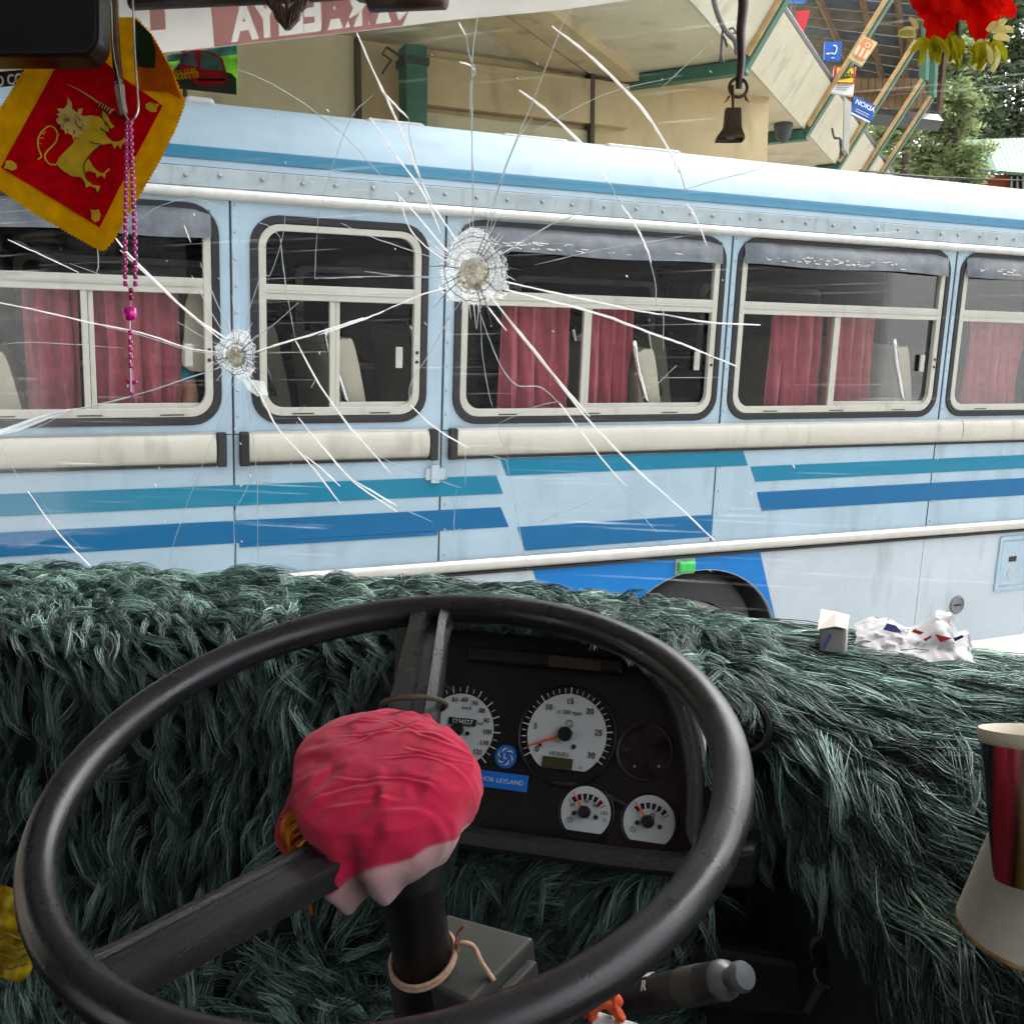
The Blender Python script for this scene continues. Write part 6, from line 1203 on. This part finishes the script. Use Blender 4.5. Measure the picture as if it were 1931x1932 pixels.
for s in (-1, 1):
    P = [(0, 46), (6 * s, 44), (14 * s, 34), (22 * s, 26), (26 * s, 12), (36 * s, 2), (40 * s, -10), (20 * s, -8), (6 * s, 4), (0, 20)]
    Q = [(p[0] * .95 / 2000, -p[1] * .95 / 2000) for p in P]; Q = Q if s > 0 else Q[::-1]
    Mo = mat4([1, 0, 0], nrm(c2w(0, 0, 1)), nrm(c2w(0, -1, 0)), pd(541, 7, .92)); MB().flat(Q, [], .006).build('wing', mat('carved_brown', (.07, .035, .022), .4, var=.5, scale=220), wg, Mo, bevel=.0012)
    for j in range(4):
        a = (4 + 7 * j) * s; MB().tube(cat([tr(Mo, [a * .95 / 2000, -.001, -(40 - 9 * j) * .95 / 2000]), tr(Mo, [(a + 5 * s) * .95 / 2000, -.002, -(22 - 8 * j) * .95 / 2000]), tr(Mo, [(a + 8 * s) * .95 / 2000, -.001, -(4 - 4 * j) * .95 / 2000])], 4), .0012, 6).build('feather', MATS['carved_brown'], wg, smooth=True)
MB().tube([tr(Mo, [0, .002, .03]), tr(Mo, [0, .002, -46 * .95 / 2000])], .002, 6).build('stem', MATS['carved_brown'], wg)

# pennant: national flag in pinked yellow felt
FD = .86
def fl(x, y, o=0.):                                  # zoom coordinates of the pennant -> world, on a gently bent sheet
    u, v = .213 * x, 68.6 + .213 * y
    b = .007 * math.sin((u - 40) / 80.) + .004 * math.sin(v / 100. + 1) - .00004 * (u - 150)
    return pd(u, v, FD + b - o)
pn = thing('flag_pennant', 'yellow pinked pennant flag with a sword bearing lion on a dark red field', 'flag', fl(930, 1900))
def sheet_poly(P, o, m, name, par=pn, th=.0010, nsub=0):
    """polygon in pennant coordinates, triangulated finely so that it follows the bend"""
    bm = bmesh.new(); vs = [bm.verts.new((p[0], p[1], 0)) for p in P]; es = [bm.edges.new((vs[i], vs[(i + 1) % len(vs)])) for i in range(len(vs))]
    bmesh.ops.triangle_fill(bm, use_beauty=True, edges=es)
    for _ in range(nsub): bmesh.ops.subdivide_edges(bm, edges=bm.edges[:], cuts=1, use_grid_fill=True)
    bmesh.ops.triangulate(bm, faces=bm.faces[:]); bm.verts.index_update(); V = [v.co[:] for v in bm.verts]; f = [tuple(v.index for v in q.verts) for q in bm.faces]; be = [(e.verts[0].index, e.verts[1].index) for e in bm.edges if len(e.link_faces) == 1]; bm.free()
    a = [fl(x, y, o) for x, y, _ in V]; b = [fl(x, y, o - (th if o > 0 else 2 * th)) for x, y, _ in V]; n = len(V)
    return MB().add(a + b, f + [tuple(i + n for i in q[::-1]) for q in f] + [(i, j, j + n, i + n) for i, j in be]).build(name, m, par)
def pinked(P, step=26, amp=9):
    out = []; N_ = len(P)
    for i in range(N_):
        a, b = np.array(P[i], float), np.array(P[(i + 1) % N_], float); d = b - a; L = np.linalg.norm(d); d /= L; n = np.array([d[1], -d[0]]); k_ = max(2, int(L / step))
        for j in range(k_): out.append(tuple(a + d * L * j / k_)); out.append(tuple(a + d * L * (j + .5) / k_ + n * amp))
    return out
felt = lambda nm, c, tl=.28: sheet(nm, c, tl, var=.16, scale=90)
C_YEL = felt('felt_yellow', lin(250, 200, 20), .5); C_RED = felt('felt_red', lin(226, 12, 32), .4); C_LION = felt('lion_gold', lin(252, 214, 60), .4); C_MANE = felt('mane_gold', lin(240, 214, 130), .4); C_LINE = mat('print_line', (.03, .018, .01), .8)
sheet_poly(pinked([(880, 1890), (320, 1572), (-40, 1330), (-170, 1180), (-40, 720), (320, 150), (560, -160), (1210, -160), (1352, 0), (1520, 300), (1640, 590), (1560, 810), (1400, 1130), (1240, 1400), (1010, 1800), (930, 1895)], 32, 15), 0, C_YEL, 'felt', nsub=3)
sheet_poly([(12, 1165), (440, 380), (620, 20), (700, 10), (1080, 360), (1445, 615), (1160, 1150), (885, 1695), (440, 1420)], .0022, C_RED, 'red_field', nsub=4)
sheet_poly([(1212, -150), (1352, 0), (1520, 300), (1610, 560), (1490, 500), (1240, 480), (1205, 200)], .0030, felt('felt_orange', lin(214, 112, 20), .45), 'orange_band', nsub=1)
sheet_poly([(1200, -150), (1340, -20), (1385, 130), (1375, 280), (1230, 270), (1200, 100)], .0046, felt('felt_green', lin(46, 62, 34), .3), 'green_band', nsub=1)
LION = [(745, 715), (800, 700), (880, 712), (940, 755), (965, 810), (968, 850), (930, 850), (960, 900), (1000, 930), (1050, 938), (1105, 902), (1127, 925), (1088, 955), (1072, 1000), (1046, 962), (1018, 997), (992, 950), (905, 962), (850, 1000), (800, 1060), (768, 1100), (792, 1090), (828, 1155), (870, 1200), (918, 1216), (968, 1168), (975, 1182), (940, 1212), (930, 1262), (905, 1232), (862, 1252), (848, 1210), (790, 1196), (758, 1205), (775, 1270), (830, 1318), (892, 1325), (885, 1345), (868, 1388), (850, 1345), (800, 1325), (766, 1342), (755, 1290), (720, 1250), (640, 1240), (560, 1190), (500, 1130), (530, 1070), (590, 1010), (650, 950), (680, 890), (700, 800)]
sheet_poly(LION, .0040, C_LION, 'lion_body', nsub=2)
sheet_poly([(905, 660), (930, 672), (955, 700), (985, 765), (1022, 803), (985, 818), (950, 790), (925, 745), (900, 700)], .0040, C_LION, 'lion_paw')
MANE = [(600, 538), (640, 590), (642, 640), (690, 682), (698, 642), (738, 640), (722, 700), (770, 712), (805, 742), (778, 760), (795, 795), (752, 800), (765, 835), (722, 838), (742, 880), (700, 868), (705, 905), (672, 890), (655, 925), (642, 880), (600, 855), (585, 870), (570, 830), (540, 820), (545, 790), (512, 770), (500, 738), (528, 715), (505, 690), (535, 680), (508, 640), (575, 640), (600, 600)]
sheet_poly(MANE, .0054, C_MANE, 'lion_mane')
def line(P, w, m, name, o=.0052, tap=False):
    Q = cat([fl(x, y, o) for x, y in P], 5); r = w * .213 * FD / 2000 / 2; rr = np.linspace(1, .25, len(Q)) * r if tap else r; MB().tube(Q, rr, 6).build(name, m, pn, smooth=True)
line([(500, 1140), (440, 1130), (402, 1080), (412, 1030), (460, 980), (500, 930), (510, 860), (480, 810), (430, 800), (370, 850), (340, 920), (345, 1000), (370, 1060), (340, 1095)], 15, C_LION, 'lion_tail', .003)
for P in ([(385, 870), (412, 840)], [(362, 905), (395, 900)], [(352, 950), (380, 955)], [(505, 880), (535, 870)]): line(P, 9, C_MANE, 'tail_hair', .0035, True)
line([(880, 592), (790, 530), (700, 475), (600, 425)], 20, C_MANE, 'sword_blade', .0034, True)
line([(885, 600), (930, 635), (985, 665)], 34, C_LINE, 'sword_grip', .0036)
for j in range(5): line([(880 + 22 * j, 622 + 14 * j), (902 + 22 * j, 585 + 14 * j)], 9, C_MANE, 'grip_wire', .0052)
line([(968, 690), (1015, 640)], 10, C_MANE, 'sword_guard', .0052); line([(985, 662), (1080, 715), (1135, 750)], 20, C_LINE, 'sword_pommel', .0036)
for P in ([(750, 1205), (745, 1150), (775, 1085), (830, 1020), (905, 960)], [(800, 935), (840, 950), (895, 955)], [(895, 810), (930, 840), (968, 858), (970, 810), (940, 755)], [(905, 660), (910, 720), (950, 790)], [(758, 1205), (770, 1260), (830, 1315)]): line(P, 8, C_LINE, 'outline', .0046)
for j in range(26):
    x, y = random.uniform(545, 760), random.uniform(670, 860)
    if (x - 640) ** 2 / 110 ** 2 + (y - 765) ** 2 / 95 ** 2 < 1: line([(x, y), (x + 14, y + 16), (x + 12, y + 34)], 6, C_LINE, 'mane_lock', .006, True)
LEAF = np.array([(-50, -30), (0, -42), (48, -18), (58, 20), (20, 46), (-30, 36), (-62, 44), (-48, 5)], float)
for (cx_, cy_, a) in ((100, 1142, 10), (1345, 632, 190), (855, 1588, 80), (655, 190, -90)):
    c_, s_ = math.cos(R(a)), math.sin(R(a)); sheet_poly([(cx_ + x * c_ - y * s_, cy_ + x * s_ + y * c_) for x, y in LEAF], .0040, C_LION, 'bo_leaf')
# clear plastic hook tube in front of the pennant
hk = thing('plastic_hook', 'clear plastic and chrome loop hanging in front of the pennant', 'hook', fl(1165, 760, .02))
C_CLR = glass('clear_plastic', (.97, .93, .85), 1.6)
MB().tube(cat([fl(985, -330, .03), fl(1005, 120, .03), fl(1060, 420, .03), fl(1090, 640, .03), fl(1150, 760, .03)], 6), .0008, 8).build('wire', mat('wire_bright', (.8, .78, .74), .15, metal=.9), hk, smooth=True)
MB().tube(cat([fl(1180, -330, .03), fl(1195, 120, .03), fl(1215, 420, .03), fl(1225, 660, .03), fl(1165, 765, .03)], 6), .0009, 8).build('wire', MATS['wire_bright'], hk, smooth=True)
MB().tube(cat([fl(1010, -330, .024), fl(1030, 120, .024), fl(1060, 440, .024)], 6), .0036, 10).build('tube', mat('hook_amber', (.07, .035, .012), .12, var=.4, scale=60, coat=1), hk, smooth=True)
MB().tube(cat([fl(1062, 440, .024), fl(1075, 560, .024), fl(1100, 680, .024)], 6), np.linspace(.0040, .0030, 13), 10).build('grip', mat('hook_grey', lin(170, 162, 155), .3), hk, smooth=True)
# pink rosary
rs = thing('rosary', 'pink bead rosary with a small cross hanging before the pennant', 'rosary', pd(248, 750, .83))
C_BEAD = mat('bead_pink', lin(225, 40, 150), .12, var=.15, scale=90, coat=1, trans=.25); C_BIG = mat('bead_magenta', lin(236, 0, 160), .15, coat=1)
C_LINK = mat('link_silver', (.6, .5, .55), .3, metal=.8); rd = .82
beads = MB(); beads.lathe([(.0006, -.0021), (.0017, -.0016), (.0021, 0), (.0017, .0016), (.0006, .0021)], None, 8)
def bead(u, v, m=C_BEAD, s=1.0):
    p = pd(u, v, rd); V = beads.verts() * s + p; return MB().add(V, beads.f).build('bead', m, rs, smooth=True)
for side in (-1, 1):
    pts_ = []
    for j in range(26):
        v = 232 + 13.2 * j; q = j / 25; u = 244 + (3 + 6.5 * min(1, q * 1.4)) * side * (1 if v < 520 else 1) + 3 * q; u = u if v < 545 else 248
        pts_.append((u, v)); bead(u, v)
    MB().tube([pd(u, v, rd) for u, v in pts_] + [pd(247, 580, rd)], .0005, 5).build('chain', C_LINK, rs)
bead(246, 592, C_BIG, 2.6)
for v in (628, 646, 660, 674, 690): bead(246.5, v, C_BEAD, 1.0)
MB().tube([pd(246, 600, rd), pd(248, 740, rd)], .0005, 5).build('chain', C_LINK, rs)
cm = MB(); kx_ = rd / 2000
Mc = mat4([1, 0, 0], nrm(c2w(0, 0, 1)), nrm(c2w(0, -1, 0)), pd(248, 723, rd))
MB().flat([(x * kx_, z * kx_) for x, z in ((-3, 21), (0, 24), (3, 21), (3, 5), (9, 6), (11, 2), (9, -2), (3, -2), (4, -20), (0, -26), (-4, -20), (-3, -2), (-9, -2), (-11, 2), (-9, 6), (-3, 5))], [], .003).build('cross', C_BEAD, rs, Mc, bevel=.0006)

# ------------------------------------------------------------------ bell on a strap
bl = thing('brass_bell', 'dark square brass bell on a leather strap and ring', 'bell', pd(1384, 268, .95)); bd_ = .95
B_ = lambda x, y, o=0.: pd(1337.7 + .1243 * x, 51.45 + .1243 * y, bd_ - o)     # coordinates of the bell close-up
C_BELL = mat('bell_brass', (.075, .055, .03), .42, metal=.55, var=.35, scale=80); C_LEA = mat('strap_leather', (.045, .02, .015), .5, var=.3, scale=60)
Mb = mat4([1, 0, 0], nrm(c2w(0, 0, 1)), nrm(c2w(0, -1, 0)), B_(350, 1500)); kb = .1243 * bd_ / 2000
rings = []
for y, w_, d_, xo in ((1245, 118, 70, 5), (1255, 122, 74, 4), (1400, 132, 82, -2), (1530, 140, 88, -8), (1600, 170, 110, -25), (1680, 212, 135, -38), (1712, 222, 142, -42)):
    ring_ = []
    for t in np.linspace(0, 2 * math.pi, 33)[:-1]:
        cx_, cz_ = math.cos(t), math.sin(t); e = 1 / max(abs(cx_), abs(cz_)) ** .75; ring_.append(((w_ * cx_ * e + xo) * kb, d_ * cz_ * e * kb, (1500 - y) * kb))
    rings.append(ring_)
mb = MB(); mb.grid(rings, True); mb.add(rings[0], [tuple(range(32))]); ob = mb.build('body', C_BELL, bl, Mb, smooth=True, auto=35)
sm_ = ob.modifiers.new('solid', 'SOLIDIFY'); sm_.thickness = .0012
MB().tube([tr(Mb, [-.001, 0, 90 * kb]), tr(Mb, [-.002, 0, -190 * kb])], [.002, .004], 8).build('clapper', C_BELL, bl)
c = B_(437, 920); Mr = mat4(nrm(c2w(1, 0, 0)), nrm(c2w(0, 0, 1)), nrm(c2w(0, -1, 0)), c); rr_ = 135 * kb
MB().tube(tr(Mr, [(rr_ * math.cos(t), 0, rr_ * 1.05 * math.sin(t)) for t in np.linspace(0, 2 * math.pi, 33)[:-1]]), 26 * kb, 10, closed=True).build('ring', C_BELL, bl, smooth=True)
MB().tube(cat([B_(355, 1260), B_(355, 1080), B_(350, 880, .002)], 4), 24 * kb, 8).build('link', mat('link_red', (.10, .02, .012), .5), bl, smooth=True)
for P in ([(300, 1050), (260, 1110), (222, 1150)], [(540, 1050), (570, 1110), (602, 1150)], [(540, 1040), (545, 1090), (548, 1120)]): MB().tube([B_(*p) for p in P], [20 * kb, 12 * kb, 5 * kb], 6).build('wire_end', C_LEA, bl)
n = 14; G = []
for j in range(n + 1):
    y = -560 + (940 + 560) * j / n; xc = 470 + (500 - y) * .035 + 12 * math.sin(j * .8); w_ = 62 + (500 - y) * .02 if y < 600 else 62 - (y - 600) * .03
    G.append([B_(xc - w_, y), B_(xc - w_ * .3, y, .004), B_(xc + w_ * .3, y, .0045), B_(xc + w_, y), B_(xc, y, -.003)])
mb = MB(); mb.grid(G, True); mb.build('strap', C_LEA, bl, smooth=True)

# ------------------------------------------------------------------ cloth flowers at the top right
fw = thing('cloth_flowers', 'red and yellow green cloth flowers hanging at the top right corner', 'artificial flowers', pd(1800, 130, .9)); fd = .88
def petal(c, ang, L, w_, m, droop, cup=.3, tilt=0., n=6):
    """petal as a curved sheet from centre c outwards; ang in the picture plane, droop bends it"""
    X, Z, Y = np.array([1., 0, 0]), nrm(c2w(0, -1, 0)), nrm(c2w(0, 0, 1)); d = X * math.cos(ang) + Z * math.sin(ang) + Y * tilt; d = nrm(d); s = nrm(np.cross(d, Y)); G = []
    for i in range(n + 1):
        q = i / n; row = []
        for j in range(5):
            e = (j - 2) / 2; wv = w_ * math.sin(math.pi * min(1, .12 + q * .80)) ** .7; p = c + d * L * q + s * e * wv - Y * cup * L * (q * (1 - q) + .25 * e * e * q) + np.array([0, 0, -droop * L * q * q]) + s * .1 * w_ * math.sin(7 * q + 3 * e) + Y * .10 * L * math.sin(5 * e + ang * 3) * q
            row.append(p)
        G.append(row)
    MB().grid(G).build('petal', m, fw, smooth=True)
C_FR = sheet('petal_red', lin(232, 26, 14), .55, var=.2, scale=60); C_FY = sheet('petal_green', lin(176, 172, 34), .55, var=.3, scale=60); C_FP = sheet('petal_pale', lin(232, 226, 150), .55, var=.15, scale=60)
rg = np.random.default_rng(21)
for j in range(64):
    u = rg.uniform(1738, 1872); v = rg.uniform(-60, 40); a = math.atan2(-(rg.uniform(10, 70) - 30 * 0), u - 1806 + rg.normal() * 25); petal(pd(u, v - 20, fd + rg.normal() * .012), a, rg.uniform(.014, .024), rg.uniform(.006, .011), C_FR, rg.uniform(.1, .5), tilt=rg.normal() * .4)
for j in range(46):
    cu = [1752, 1800, 1845, 1868][j % 4]; u = cu + rg.normal() * 9; v = [72, 70, 84, 82][j % 4] + rg.normal() * 5; a = -math.pi / 2 + rg.uniform(-1.25, 1.25); petal(pd(u, v, fd + rg.normal() * .01), a, rg.uniform(.011, .02), rg.uniform(.0025, .0048), C_FY if rg.random() < .82 else C_FP, rg.uniform(.1, .4), tilt=rg.normal() * .4)
for j in range(10): petal(pd(1725 + rg.normal() * 4 if j < 5 else 1872 + rg.normal() * 6, 64 + rg.normal() * 6, fd), rg.uniform(2.0, 3.2) if j < 5 else rg.uniform(-.2, 1.0), .014, .003, C_FP, .2)
MB().tube(cat([pd(1806, -120, fd), pd(1806, -20, fd), pd(1806, 75, fd)], 4), .002, 6).build('stem', mat('stem_green', (.05, .08, .02), .6), fw)
